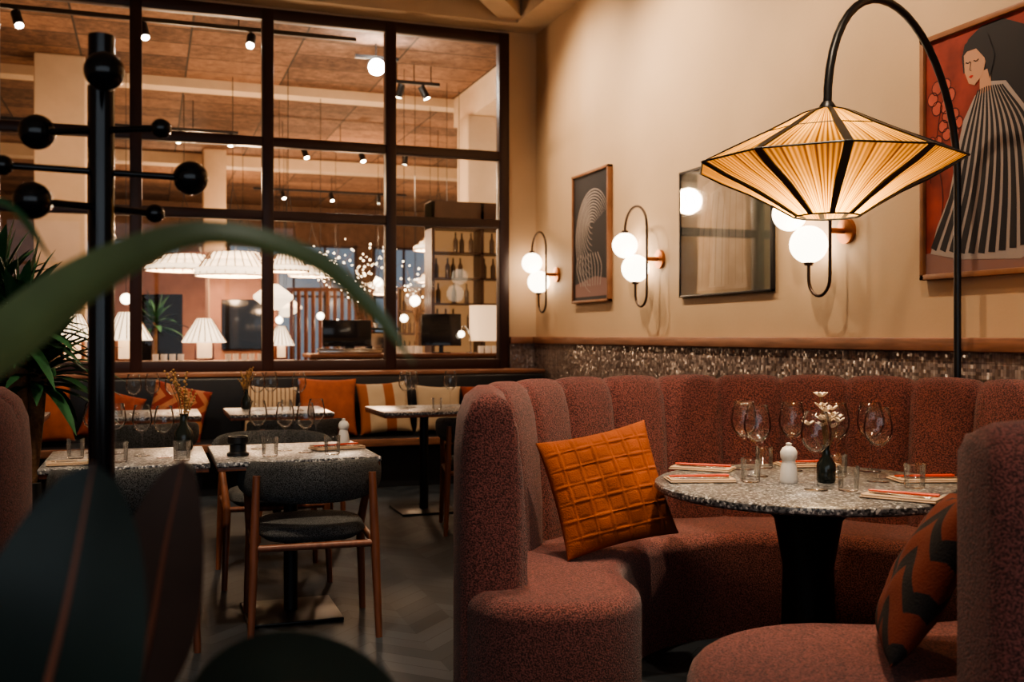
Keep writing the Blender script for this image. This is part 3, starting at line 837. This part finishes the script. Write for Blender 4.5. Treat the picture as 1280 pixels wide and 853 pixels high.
# ------------------------------------------------------------------ plants
def strip(path, widths, up, fold=.25, cross=6):
    P = [Vector(p) for p in path]; n = len(P); vs = []; fs = []
    up = Vector(up).normalized()
    for i in range(n):
        t = (P[min(i+1, n-1)]-P[max(i-1, 0)]).normalized(); s = t.cross(up).normalized(); nn = s.cross(t).normalized()
        for k in range(cross+1):
            q = -1+2*k/cross; vs.append(P[i]+s*q*widths[i]/2+nn*fold*widths[i]/2*abs(q)**1.3)
    m = cross+1
    for i in range(n-1):
        for k in range(cross): fs.append((i*m+k, i*m+k+1, (i+1)*m+k+1, (i+1)*m+k))
    return vs, fs
def leafw(n, wmax, p=.5):
    return [max(.0015, wmax*(sin(pi*min(1, (i/(n-1))**.8*.97+.03)))**p) for i in range(n)]

# foreground rubber plant standing on the floor
fp = E('potted_rubber_plant', (0, 0, 0))
pc = G(-.62, 1.12)
lathe('pot', [(0, 0), (.15, 0), (.19, .36), (.20, .40), (.18, .40), (.175, .35), (0, .35)], pot_m, fp, (pc.x, pc.y, 0), 40)
lathe('soil', [(0, .352), (.174, .352), (.174, .345)], soil, fp, (pc.x, pc.y, 0), 32)
stem_top = G(-.60, 1.10, 1.05)
tube('main_stem', smooth_path([(pc.x, pc.y, .35), G(-.64, 1.14, .6), G(-.60, 1.10, .85), stem_top], 6), .011, rib_m, fp, 10)
def big_leaf(name, pts, wmax, up, m, stalk=None, fold=.12, p=.55):
    path = smooth_path(pts, 8); n = len(path)
    v, f = strip(path, leafw(n, wmax, p), up, fold, 10); add(name, mesh(v, f), m, fp, sharp=180)
    tube(name+'_midrib', path, [.0060*(1-.85*i/(n-1)) for i in range(n)], rib_m, fp, 8)
    if stalk: tube(name+'_stalk', smooth_path([stalk, (Vector(stalk)+Vector(pts[0]))/2+Vector((0, 0, .02)), pts[0]], 5), .004, rib_m, fp, 8)
cam_n = -(G(0, 1)-G(0, 0)).normalized()
big_leaf('leaf_1', [G(-.435, .92, .84), G(-.415, .90, .94), G(-.39, .90, 1.05), G(-.38, .93, 1.165)], .175, cam_n+Vector((0, 0, .25)), leaf_b, G(-.60, 1.10, .82))
big_leaf('leaf_2', [G(-.45, 1.22, .84), G(-.425, 1.21, .94), G(-.405, 1.20, 1.04), G(-.385, 1.20, 1.135)], .108, cam_n+Vector((.1, 0, .1)), leaf_br, G(-.61, 1.12, .80), fold=.2)
big_leaf('leaf_3', [G(-.32, 1.00, .885), G(-.26, 1.01, .925), G(-.19, 1.02, .93), G(-.112, 1.03, .915)], .165, Vector((0, 0, 1))+cam_n*.35, leaf_b, G(-.62, 1.12, .76))
big_leaf('leaf_5', [G(-.68, 1.2, 1.0), G(-.76, 1.25, 1.08), G(-.86, 1.28, 1.12), G(-.94, 1.3, 1.1)], .12, cam_n+Vector((0, 0, 1)), leaf_b, stem_top)
# long arching strap leaves plant
sp = E('potted_strap_leaf_plant', (0, 0, 0))
sc = G(-.98, .98)
lathe('pot', [(0, 0), (.13, 0), (.16, .40), (.17, .44), (.15, .44), (.145, .39), (0, .39)], pot_m, sp, (sc.x, sc.y, 0), 40)
tube('stem', smooth_path([(sc.x, sc.y, .39), G(-.97, .97, .7), G(-.93, .96, 1.0)], 6), .014, leaf_d, sp, 10)
def strap(name, pts, wm, up=(0, 0, 1), m=leaf_g, thin=None):
    path = smooth_path(pts, 10); n = len(path)
    if thin: wd = [max(.002, wm*(thin+(1-thin)/(1+math.exp((i/n-.46)*16)))*(1-(i/(n-1))**6)) for i in range(n)]
    else: wd = [max(.002, wm*min(1, (i/(n*.3))+.25)*(1-(i/(n-1))**2.2)**.9) for i in range(n)]
    v, f = strip(path, wd, up, .35, 6); add(name, mesh(v, f), m, sp, sharp=180)
strap('leaf_1', [G(-.93, .96, .98), G(-.62, .90, 1.15), G(-.46, .88, 1.245), G(-.36, .89, 1.325), G(-.27, .90, 1.366), G(-.18, .91, 1.347), G(-.125, .92, 1.302), G(-.088, .92, 1.254)], .088, Vector((0, 0, 1))+cam_n*.95, leaf_g, .32)
strap('leaf_2', [G(-.93, .96, .98), G(-.78, .98, 1.22), G(-.66, 1.02, 1.36), G(-.55, 1.08, 1.42), G(-.50, 1.12, 1.36)], .05, Vector((0, 0, 1))+cam_n*.5, leaf_d)
strap('leaf_3', [G(-.93, .96, .98), G(-1.1, .9, 1.3), G(-1.3, .85, 1.4), G(-1.5, .8, 1.2)], .07, (0, 0, 1), leaf_g)
strap('leaf_4', [G(-.93, .96, .98), G(-1.0, 1.1, 1.4), G(-1.05, 1.3, 1.6), G(-1.08, 1.5, 1.55)], .07, cam_n, leaf_d)

def dracaena(name, base, trunk_h, pot_h, pot_r, n, ln, rng=1.0, trunks=((0, 0, 0),)):
    g = E(name, base)
    lathe('pot', [(0, 0), (pot_r*.72, 0), (pot_r, pot_h*.6), (pot_r, pot_h), (pot_r*.9, pot_h), (pot_r*.9, pot_h-.05), (0, pot_h-.05)], pot_m, g, segs=40)
    for ti, (tx, ty, th) in enumerate(trunks):
        top = Vector((tx, ty, trunk_h+th))
        tube('trunk_%d' % ti, smooth_path([(tx*.4, ty*.4, pot_h-.06), (tx*.8, ty*.8, (pot_h+top.z)/2), top], 5), .045, trunk_m, g, 12)
        parts = []
        for i in range(n):
            a = i*2.399; el = 1.35-1.5*(i/n); L_ = ln*random.uniform(.8, 1.1)
            d = Vector((cos(a)*cos(el), sin(a)*cos(el), sin(el)))
            b0 = top+Vector((0, 0, -.12*i/n)); pts = []
            for k in range(7):
                t = k/6; pts.append(b0+d*L_*t+Vector((0, 0, -.30*L_*t**2.2*cos(el)*1.3)))
            wd = [max(.002, .058*rng*sin(pi*min(1, .12+.88*k/6))**.7) for k in range(7)]
            parts.append(strip(pts, wd, (0.01, 0, 1) if el < 1.2 else (1, 0, .1), .3, 2))
        v, f = merge(parts); add('foliage_%d' % ti, mesh(v, f), leaf_d, g, sharp=180)
    return g
dracaena('potted_dracaena', G(-2.27, 4.7), 1.36, .62, .19, 70, .43, 1.0, ((0, 0, 0), (-.12, .12, .10), (.08, .05, -.20)))
dracaena('potted_dracaena', G(-5.1, 14.6), 1.5, .55, .25, 30, .5, 1.6)

# ------------------------------------------------------------------ next room contents
def track(name, x0, x1, y, z, heads, lens=warmlens):
    g = E(name, (0, 0, 0))
    bx('rail', x0, x1, y-.02, y+.02, z-.02, z+.02, black, g)
    for k in range(3):
        xx = x0+(x1-x0)*(k+.5)/3; tube('hanger_%d' % k, [(xx, y, z+.02), (xx, y, 4.62)], .006, black, g, 6)
    for k, (x, dx, dy) in enumerate(heads):
        top = Vector((x, y, z-.02)); d = Vector((dx, dy, -1)).normalized()
        tube('stem_%d' % k, [top, top-Vector((0, 0, .05))], .008, black, g, 6)
        c = top-Vector((0, 0, .09)); tube('head_%d' % k, [c-d*.08, c+d*.08], .045, black, g, 16)
        tube('lens_%d' % k, [c+d*.081, c+d*.084], .036, lens, g, 16)
    return g
track('track_light', -5, 2.0, 10.45, 4.32, [(-1.15, .3, -.6), (-.05, .2, -.5), (.95, -.2, -.9), (-2.6, .3, .3)])
track('track_light', 2.75, 3.4, 12.3, 4.40, [(2.9, -.2, .4), (3.2, .5, -.1)])
track('track_light', 1.5, 4.2, 16.2, 4.25, [(2.3, .3, -.4), (3.2, .2, -.3), (3.9, 0, .4)])
track('track_light', -2.5, 1.2, 15.2, 4.2, [(-.6, .3, -.4), (.4, -.3, -.5), (1.1, 0, -.3)])
track('track_light', 2.0, 5.2, 21.5, 4.3, [(2.6, .3, -.4), (3.6, .2, -.3), (4.6, 0, .4)])
tg = E('track_spotlight', (0, 0, 0))
bx('rail', 2.2, 2.7, 11.53, 11.57, 4.44, 4.48, black, tg)
tube('hanger', [(2.44, 11.55, 4.46), (2.44, 11.55, 4.62)], .01, black, tg, 6)
lathe('housing', [(0, .12), (.085, .12), (.09, 0), (.08, 0), (.075, .02), (0, .02)], black, tg, (2.44, 11.56, 4.36), 24, rot=(radians(-62), 0, radians(-12)))
sphere('lamp', (2.43, 11.46, 4.33), .09, hot, tg, 20, 12)  # lamp oversized so its glow stands in for lens glare
# spotlights on the dining room ceiling, some of them added only as fill
def ceil_spot(x, y, target, power, angle, size=.06, color=(1, .78, .55)):
    g = E('ceiling_spotlight', (0, 0, 0))
    p = Vector((x, y, 4.18)); d = (Vector(target)-p).normalized()
    tube('stem', [(x, y, 4.62), p], .008, black, g, 8); tube('head', [p-d*.08, p+d*.07], .05, black, g, 16)
    light('spot', 'SPOT', p+d*.09, power, color, size, target, angle, 1.0, g)
ceil_spot(2.1, 8.3, (3.58, 7.9, 2.8), 280, 100)
ceil_spot(2.1, 6.6, (3.58, 6.4, 2.8), 300, 100)
ceil_spot(2.1, 4.6, (3.58, 4.6, 2.5), 180, 100)
ceil_spot(2.1, 2.7, (3.58, 3.0, 2.5), 90, 100)
ceil_spot(1.6, 2.4, (2.3, 3.3, .8), 290, 60)
ceil_spot(1.1, 3.6, (1.7, 3.5, .7), 260, 55)
ceil_spot(1.0, 1.2, (1.9, 2.3, .6), 200, 60)
ceil_spot(.2, 3.2, (.45, 4.6, .7), 300, 50)
ceil_spot(1.0, 6.8, (1.3, 8.7, .6), 300, 65)
ceil_spot(-.6, 6.8, (-.2, 8.7, .6), 260, 65)
ceil_spot(-1.2, 3.6, (-.6, 5.2, 1.2), 240, 50)  # spot added to brighten the dracaena on the left
ceil_spot(-.5, -.6, (-.25, .95, 1.1), 60, 45, color=(1, .93, .84))  # spot added as fill on the foreground leaves

def disc_pendant(lat, z, h, r, ht, m=paper, tiers=3, power=110):
    p = G(lat, z); g = E('tiered_paper_pendant', (p.x, p.y, 0))
    for k in range(tiers):
        rr = r*(1-.22*k); z0 = h+ht*k/tiers
        lathe('tier_%d' % k, [(rr*.96, z0-ht/tiers*.5), (rr, z0), (rr*.96, z0+ht/tiers*.5), (rr*.93, z0+ht/tiers*.5)], m, g, segs=64, rfun=lambda a: 1+.012*sin(a*32))
        tube('ring_%d' % k, [(rr*1.005*cos(2*pi*i/40), rr*1.005*sin(2*pi*i/40), z0-ht/tiers*.5) for i in range(41)], .010, trunk_m, g, 6)
    sp_ = [tube_data([(r*1.01*cos(2*pi*k/24), r*1.01*sin(2*pi*k/24), h-.03), (r*.60*cos(2*pi*k/24), r*.60*sin(2*pi*k/24), h+ht*.85)], .007, 5) for k in range(24)]
    v, f = merge(sp_); add('spokes', mesh(v, f), trunk_m, g)
    for k in range(3):
        a = 2*pi*k/3; tube('cord_%d' % k, [(r*.5*cos(a), r*.5*sin(a), h+ht*.6), (0, 0, h+ht+.8)], .004, black, g, 5)
    tube('cable', [(0, 0, h+ht+.8), (0, 0, 4.62)], .005, black, g, 5)
    light('pendant_light', 'POINT', (0, 0, h+ht*.3), power, (1, .66, .40), .2, parent=g)
disc_pendant(-4.55, 14.2, 2.22, .52, .22)
disc_pendant(-3.6, 13.2, 2.10, .48, .30)
disc_pendant(-2.80, 12.8, 2.12, .26, .22, power=60)
disc_pendant(-4.6, 17.5, 2.5, .5, .25)
disc_pendant(-1.2, 16.6, 2.7, .4, .2)
disc_pendant(-4.3, 22.0, 2.6, .5, .25)
disc_pendant(-3.2, 24.0, 2.3, .5, .25)
disc_pendant(-1.6, 22.5, 2.5, .5, .25)

def diamond(lat, z, h, r, ht):
    p = G(lat, z); g = E('diamond_lantern_pendant', (p.x, p.y, 0))
    lathe('shade', [(r*.25, h+ht/2), (r, h+.02), (r, h-.02), (r*.3, h-ht/2)], paper, g, segs=12, sharp=20)
    tube('cable', [(0, 0, h+ht/2), (0, 0, 4.62)], .005, black, g, 5)
diamond(-2.82, 12.1, 1.74, .23, .30)
diamond(-4.1, 18.6, 1.8, .28, .34)

cons = E('waiter_console', (0, 0, 0))
bx('body', -2.2, 1.50, 11.35, 11.8, 0, .97, counter_m, cons); bx('top', -2.25, 1.55, 11.3, 11.85, .97, 1.01, wood_trim, cons, .005)
bar = E('bar_counter', (0, 0, 0))
bx('body', 1.72, 4.5, 11.25, 11.8, 0, 1.04, counter_m, bar); bx('top', 1.65, 4.55, 11.2, 11.85, 1.04, 1.08, wood_trim, bar, .005)

def table_lamp(x, y, z0, r, h, m=paper):
    g = E('pleated_table_lamp', (x, y, z0))
    lathe('shade', [(r*.35, h), (r, h*.45), (r*.98, h*.43), (r*.33, h*.99)], m, g, segs=72, rfun=lambda a: 1+.02*sin(a*24))
    wr = [tube_data([(r*.355*cos(2*pi*k/20), r*.355*sin(2*pi*k/20), h), (r*1.01*cos(2*pi*k/20), r*1.01*sin(2*pi*k/20), h*.45)], .005, 5) for k in range(20)]
    v, f = merge(wr); add('pleat_wires', mesh(v, f), trunk_m, g)
    for k in range(4):
        a = pi/4+pi/2*k; tube('leg_%d' % k, [(r*.55*cos(a), r*.55*sin(a), .01), (r*.55*cos(a), r*.55*sin(a), h*.55)], .012, wood_leg, g, 8)
    tube('stretcher_1', [(-r*.4, -r*.4, .02), (r*.4, r*.4, .02)], .012, wood_leg, g, 8); tube('stretcher_2', [(r*.4, -r*.4, .02), (-r*.4, r*.4, .02)], .012, wood_leg, g, 8)
    lathe('glow_core', [(0, 0.03), (r*.4, .03), (r*.42, h*.45), (0, h*.45)], paper2, g, segs=24)
table_lamp(-.22, 11.55, 1.01, .25, .52); table_lamp(.56, 11.6, 1.01, .23, .46, paper); table_lamp(1.38, 11.62, 1.01, .15, .38)
table_lamp(-.75, 11.6, 1.01, .24, .5)

def bottle_me(name, pos, mat, parent, s=1.0):
    parts = []
    base = lathe_me([(0, 0), (.035*s, 0), (.036*s, .16*s), (.014*s, .21*s), (.012*s, .28*s), (0, .28*s)], 10)
    vv = [v.co.copy() for v in base.vertices]; ff = [tuple(p.vertices) for p in base.polygons]
    for p in pos: parts.append(([v+Vector(p) for v in vv], ff))
    v, f = merge(parts); add(name, mesh(v, f), mat, parent)
shelf = E('back_bar_shelf_unit', (3.30, 12.3, 0))
bx('side_1', 0, .04, 0, .35, 1.0, 2.95, counter_m, shelf); bx('side_2', 1.3, 1.34, 0, .35, 1.0, 2.95, counter_m, shelf); bx('divider', .64, .68, 0, .35, 1.0, 2.95, counter_m, shelf)
bx('top_cabinet', 0, 1.34, 0, .36, 2.62, 2.96, counter_m, shelf); bx('base_cabinet', 0, 1.34, 0, .4, 0, 1.0, counter_m, shelf)
amber = M('shelf_backlight', (.2, .1, .05), .6, emit=(1, .5, .2), es=.26)
bx('back_panel', .04, 1.3, .32, .35, 1.0, 2.62, amber, shelf)
for k in range(4): bx('shelf_%d' % k, .04, 1.3, .0, .32, 1.35+.32*k, 1.37+.32*k, counter_m, shelf)
bm_ = M('bottle_glass', (.12, .08, .055), .1)
random.seed(11)
bottle_me('bottles', [(.12+.1*i+random.uniform(-.02, .02), .12+random.uniform(-.05, .08), 1.372+.32*k) for k in range(4) for i in range(12) if random.random() < .6 and i not in (5,)], bm_, shelf, .9)
litg = M('glowing_glassware', (.6, .5, .4), .1, emit=(1, .7, .45), es=.25)  # glow put into the glasses in place of lamp light on them
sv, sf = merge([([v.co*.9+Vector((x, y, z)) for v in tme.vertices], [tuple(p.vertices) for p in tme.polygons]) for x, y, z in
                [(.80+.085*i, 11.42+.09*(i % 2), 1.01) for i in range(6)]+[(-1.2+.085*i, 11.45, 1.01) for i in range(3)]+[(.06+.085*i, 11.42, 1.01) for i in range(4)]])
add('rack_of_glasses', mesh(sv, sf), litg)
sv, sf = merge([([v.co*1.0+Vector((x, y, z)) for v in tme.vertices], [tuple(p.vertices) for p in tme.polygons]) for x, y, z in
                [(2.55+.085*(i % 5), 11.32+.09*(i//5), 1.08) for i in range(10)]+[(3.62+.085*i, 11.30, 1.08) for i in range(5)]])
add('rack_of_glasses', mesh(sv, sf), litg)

def monitor(x, y, z0, w, h, rz=0, tilt=0):
    g = E('point_of_sale_monitor', (x, y, z0), rz)
    box('screen', (w, .03, h), (0, 0, .08+h/2), screen_m, g, .006, rot=(tilt, 0, 0))
    box('neck', (.05, .03, .12), (0, .03, .06), black, g); box('foot', (.22, .16, .012), (0, .02, .006), black, g, .003)
monitor(2.12, 11.6, 1.08, .56, .30, .05); monitor(3.20, 11.5, 1.08, .46, .38, -.25, radians(-14))
em = E('warming_tray', (2.1, 11.32, 1.08)); box('tray', (.7, .12, .05), (0, .0, .025), steel, em, .01); box('rim', (.72, .14, .012), (0, 0, .054), steel, em, .004)
lmp = E('drum_table_lamp', (3.74, 11.55, 1.08))
lathe('base', [(0, 0), (.08, 0), (.08, .015), (.012, .02), (.012, .2), (0, .2)], black, lmp, segs=24)
lathe('shade', [(.175, .14), (.175, .56), (.17, .56), (.17, .14)], paper2, lmp, segs=40)
dl_ = E('small_globe_desk_lamp', (3.52, 11.36, 1.08)); tube('stem', smooth_path([(0, 0, 0), (-.02, 0, .22), (-.08, 0, .32), (-.12, 0, .26)], 6), .008, steel, dl_, 8)
sphere('globe', (-.12, 0, .22), .04, opal, dl_, 16, 10); lathe('foot', [(0, 0), (.06, 0), (.06, .012), (0, .015)], steel, dl_, segs=20)
# espresso machine on its cabinet behind the bar
esp = E('espresso_machine', (2.55, 12.7, 0))
box('cabinet', (1.3, .5, .95), (0, 0, .475), counter_m, esp, .01); box('body', (.75, .42, .34), (0, 0, 1.16), steel, esp, .03); box('cup_rail', (.78, .44, .03), (0, 0, 1.37), black, esp, .01)
for k in range(3): tube('group_%d' % k, [(-.22+.22*k, -.2, 1.16), (-.22+.22*k, -.27, 1.14)], .035, black, esp, 12)
for k in range(5): lathe('cup_%d' % k, [(0, 0), (.022, 0), (.035, .06), (.03, .06), (0, .01)], white_c, esp, (-.28+.14*k, 0, 1.386), 16)

pt_ = E('partition_with_display', G(-4.0, 15.2), YAW)
box('panel', (1.0, .12, 2.3), (0, .1, 1.15), pink_wall, pt_); box('display', (.62, .05, .74), (0, -.0, 1.45), screen_m, pt_, .01)
pt2 = E('terracotta_partition', G(-5.6, 16), YAW); box('panel', (1.6, .15, 2.6), (0, .1, 1.3), pink_wall, pt2); box('dark_sheet', (.7, .03, 1.9), (.1, -.0, .98), screen_m, pt2)  # dark sheet in front of the solid panel, not a hole through it
# timber slat screen and lit wine rack farther back
sl = E('timber_slat_screen', G(-3.0, 17.0), YAW)
for k in range(12): box('slat_%d' % k, (.05, .08, 2.0), (-.66+.12*k, 0, 1.02), wood_leg, sl)
box('top_rail', (1.45, .1, .06), (0, 0, 2.05), wood_leg, sl); box('bottom_rail', (1.45, .1, .06), (0, 0, .03), wood_leg, sl)
wr_ = E('wine_rack_cabinet', G(-1.35, 19.5), YAW)
box('back', (1.6, .04, 2.2), (0, .2, 1.1), amber, wr_)
for k in range(5): box('side_%d' % k, (.04, .4, 2.2), (-.8+.4*k, 0, 1.1), counter_m, wr_)
for k in range(6): box('shelf_%d' % k, (1.6, .4, .04), (0, 0, .02+.432*k), counter_m, wr_)
bottle_me('bottles', [(-.7+.1*i, 0, .04+.432*k) for k in range(5) for i in range(15) if i % 4 != 3 and random.random() < .7], bm_, wr_, 1.0)

# fairy light branches
random.seed(5)
fb = M('fairy_bulb', (1, 1, 1), .4, emit=(1, .78, .50), es=9)
for j, (la, z, h0) in enumerate([(-2.35, 15.8, 1.75), (-1.7, 18.2, 1.8), (-3.4, 19.0, 2.2), (-2.9, 20.8, 2.2), (-.2, 19.0, 1.9), (-.75, 15.2, 1.3)]):
    br = []; lt = []
    for i in range(14):
        a = random.uniform(0, 2*pi); r = random.uniform(.2, .65); hh = random.uniform(.1, 1.0)
        p1 = Vector((r*.4*cos(a), r*.4*sin(a), h0+hh*.5)); p2 = Vector((r*cos(a), r*sin(a), h0+hh))
        br.append(tube_data([Vector((0, 0, h0-.3)), p1, p2], [.008, .005, .002], 5))
        for k in range(3): lt.append(sphere_data(p1.lerp(p2, k/2)+Vector([random.uniform(-.10, .10) for _ in range(3)]), random.uniform(.008, .018), 6, 5))
    br.append(tube_data([(0, 0, .0), (0, 0, h0-.2)], .02, 6))
    fl = E('fairy_light_branches', G(la, z))
    lathe('pot', [(0, 0), (.14, 0), (.18, .3), (.16, .3), (0, .28)], pot_m, fl, segs=20)
    v, f = merge(br); add('branches', mesh(v, f), trunk_m, fl)
    v, f = merge(lt); add('lights', mesh(v, f), fb, fl)
# globe pendants
for la, z, h, r in [(-1.27, 13.4, 1.74, .07), (-.86, 13.5, 1.80, .08), (-.72, 13.9, 1.95, .07), (-1.15, 14.4, 1.88, .07), (-1.35, 12.8, 1.5, .05), (-4.9, 13, 1.75, .07), (-1.7, 14.3, 1.8, .06), (-.30, 14.2, 1.95, .08), (-3.9, 17.5, 1.9, .08), (-3.1, 18, 1.5, .08), (-2.3, 17.6, 2.2, .08),
                    (-5.4, 19, 1.9, .1), (-4.6, 20, 1.6, .1), (-2.2, 23.5, 1.7, .1), (-3.9, 23, 1.5, .1), (-2.6, 13.9, 1.55, .05), (-3.25, 14.3, 1.5, .05)]:
    p = G(la, z); g = E('globe_pendant_lamp', (p.x, p.y, 0)); sphere('globe', (0, 0, h), r, opal, g, 16, 10); tube('cable', [(0, 0, h+r), (0, 0, 4.62)], .004, black, g, 5)
# tables for the next room
for x, y in ((-.8, 16.9), (2.2, 14.9), (4.2, 17)): dtable(x, y, .9, .9)
light('next_room_fill', 'POINT', (2.9, 13.0, 3.3), 80, (1, .68, .43), .15)  # bare point lights without fixtures, added to brighten the next room
light('next_room_fill', 'POINT', (-1.5, 11.8, 3.3), 50, (1, .66, .42), .15)
light('next_room_fill', 'POINT', (1.0, 10.9, 2.9), 95, (1, .68, .42), .15)
light('next_room_fill', 'POINT', (3.4, 17.5, 3.0), 260, (1, .66, .40), .15)
light('next_room_fill', 'POINT', (1.0, 21.5, 3.0), 380, (1, .66, .40), .15)
light('next_room_fill', 'POINT', (5.2, 12.2, 3.2), 60, (1, .74, .52), .15)

# ------------------------------------------------------------------ world, camera
w = bpy.data.worlds.new('overcast_evening_sky'); scene.world = w; w.use_nodes = True
w.node_tree.nodes['Background'].inputs[0].default_value = (.80, .90, 1.0, 1); w.node_tree.nodes['Background'].inputs[1].default_value = 1.25
pl = bpy.data.lights.new('sky_portal', 'AREA'); pl.shape = 'RECTANGLE'; pl.size = 8.3; pl.size_y = 2.85
pl.cycles.is_portal = True
po = bpy.data.objects.new('sky_portal', pl); col.objects.link(po); po.location = (-1.25, -3.1, 2.175); po.rotation_euler = (radians(90), 0, 0)
cam = bpy.data.cameras.new('camera'); co = bpy.data.objects.new('camera', cam); col.objects.link(co)
co.location = (0, 0, H); co.rotation_euler = (radians(90), 0, YAW)
cam.lens = 36; cam.sensor_width = 36; cam.shift_y = -.005
cam.dof.use_dof = True; cam.dof.focus_distance = 4.0; cam.dof.aperture_fstop = 3.2
scene.camera = co
try:
    scene.view_settings.view_transform = 'AgX'; scene.view_settings.look = 'AgX - Medium High Contrast'
    scene.view_settings.exposure = .15
except Exception: pass
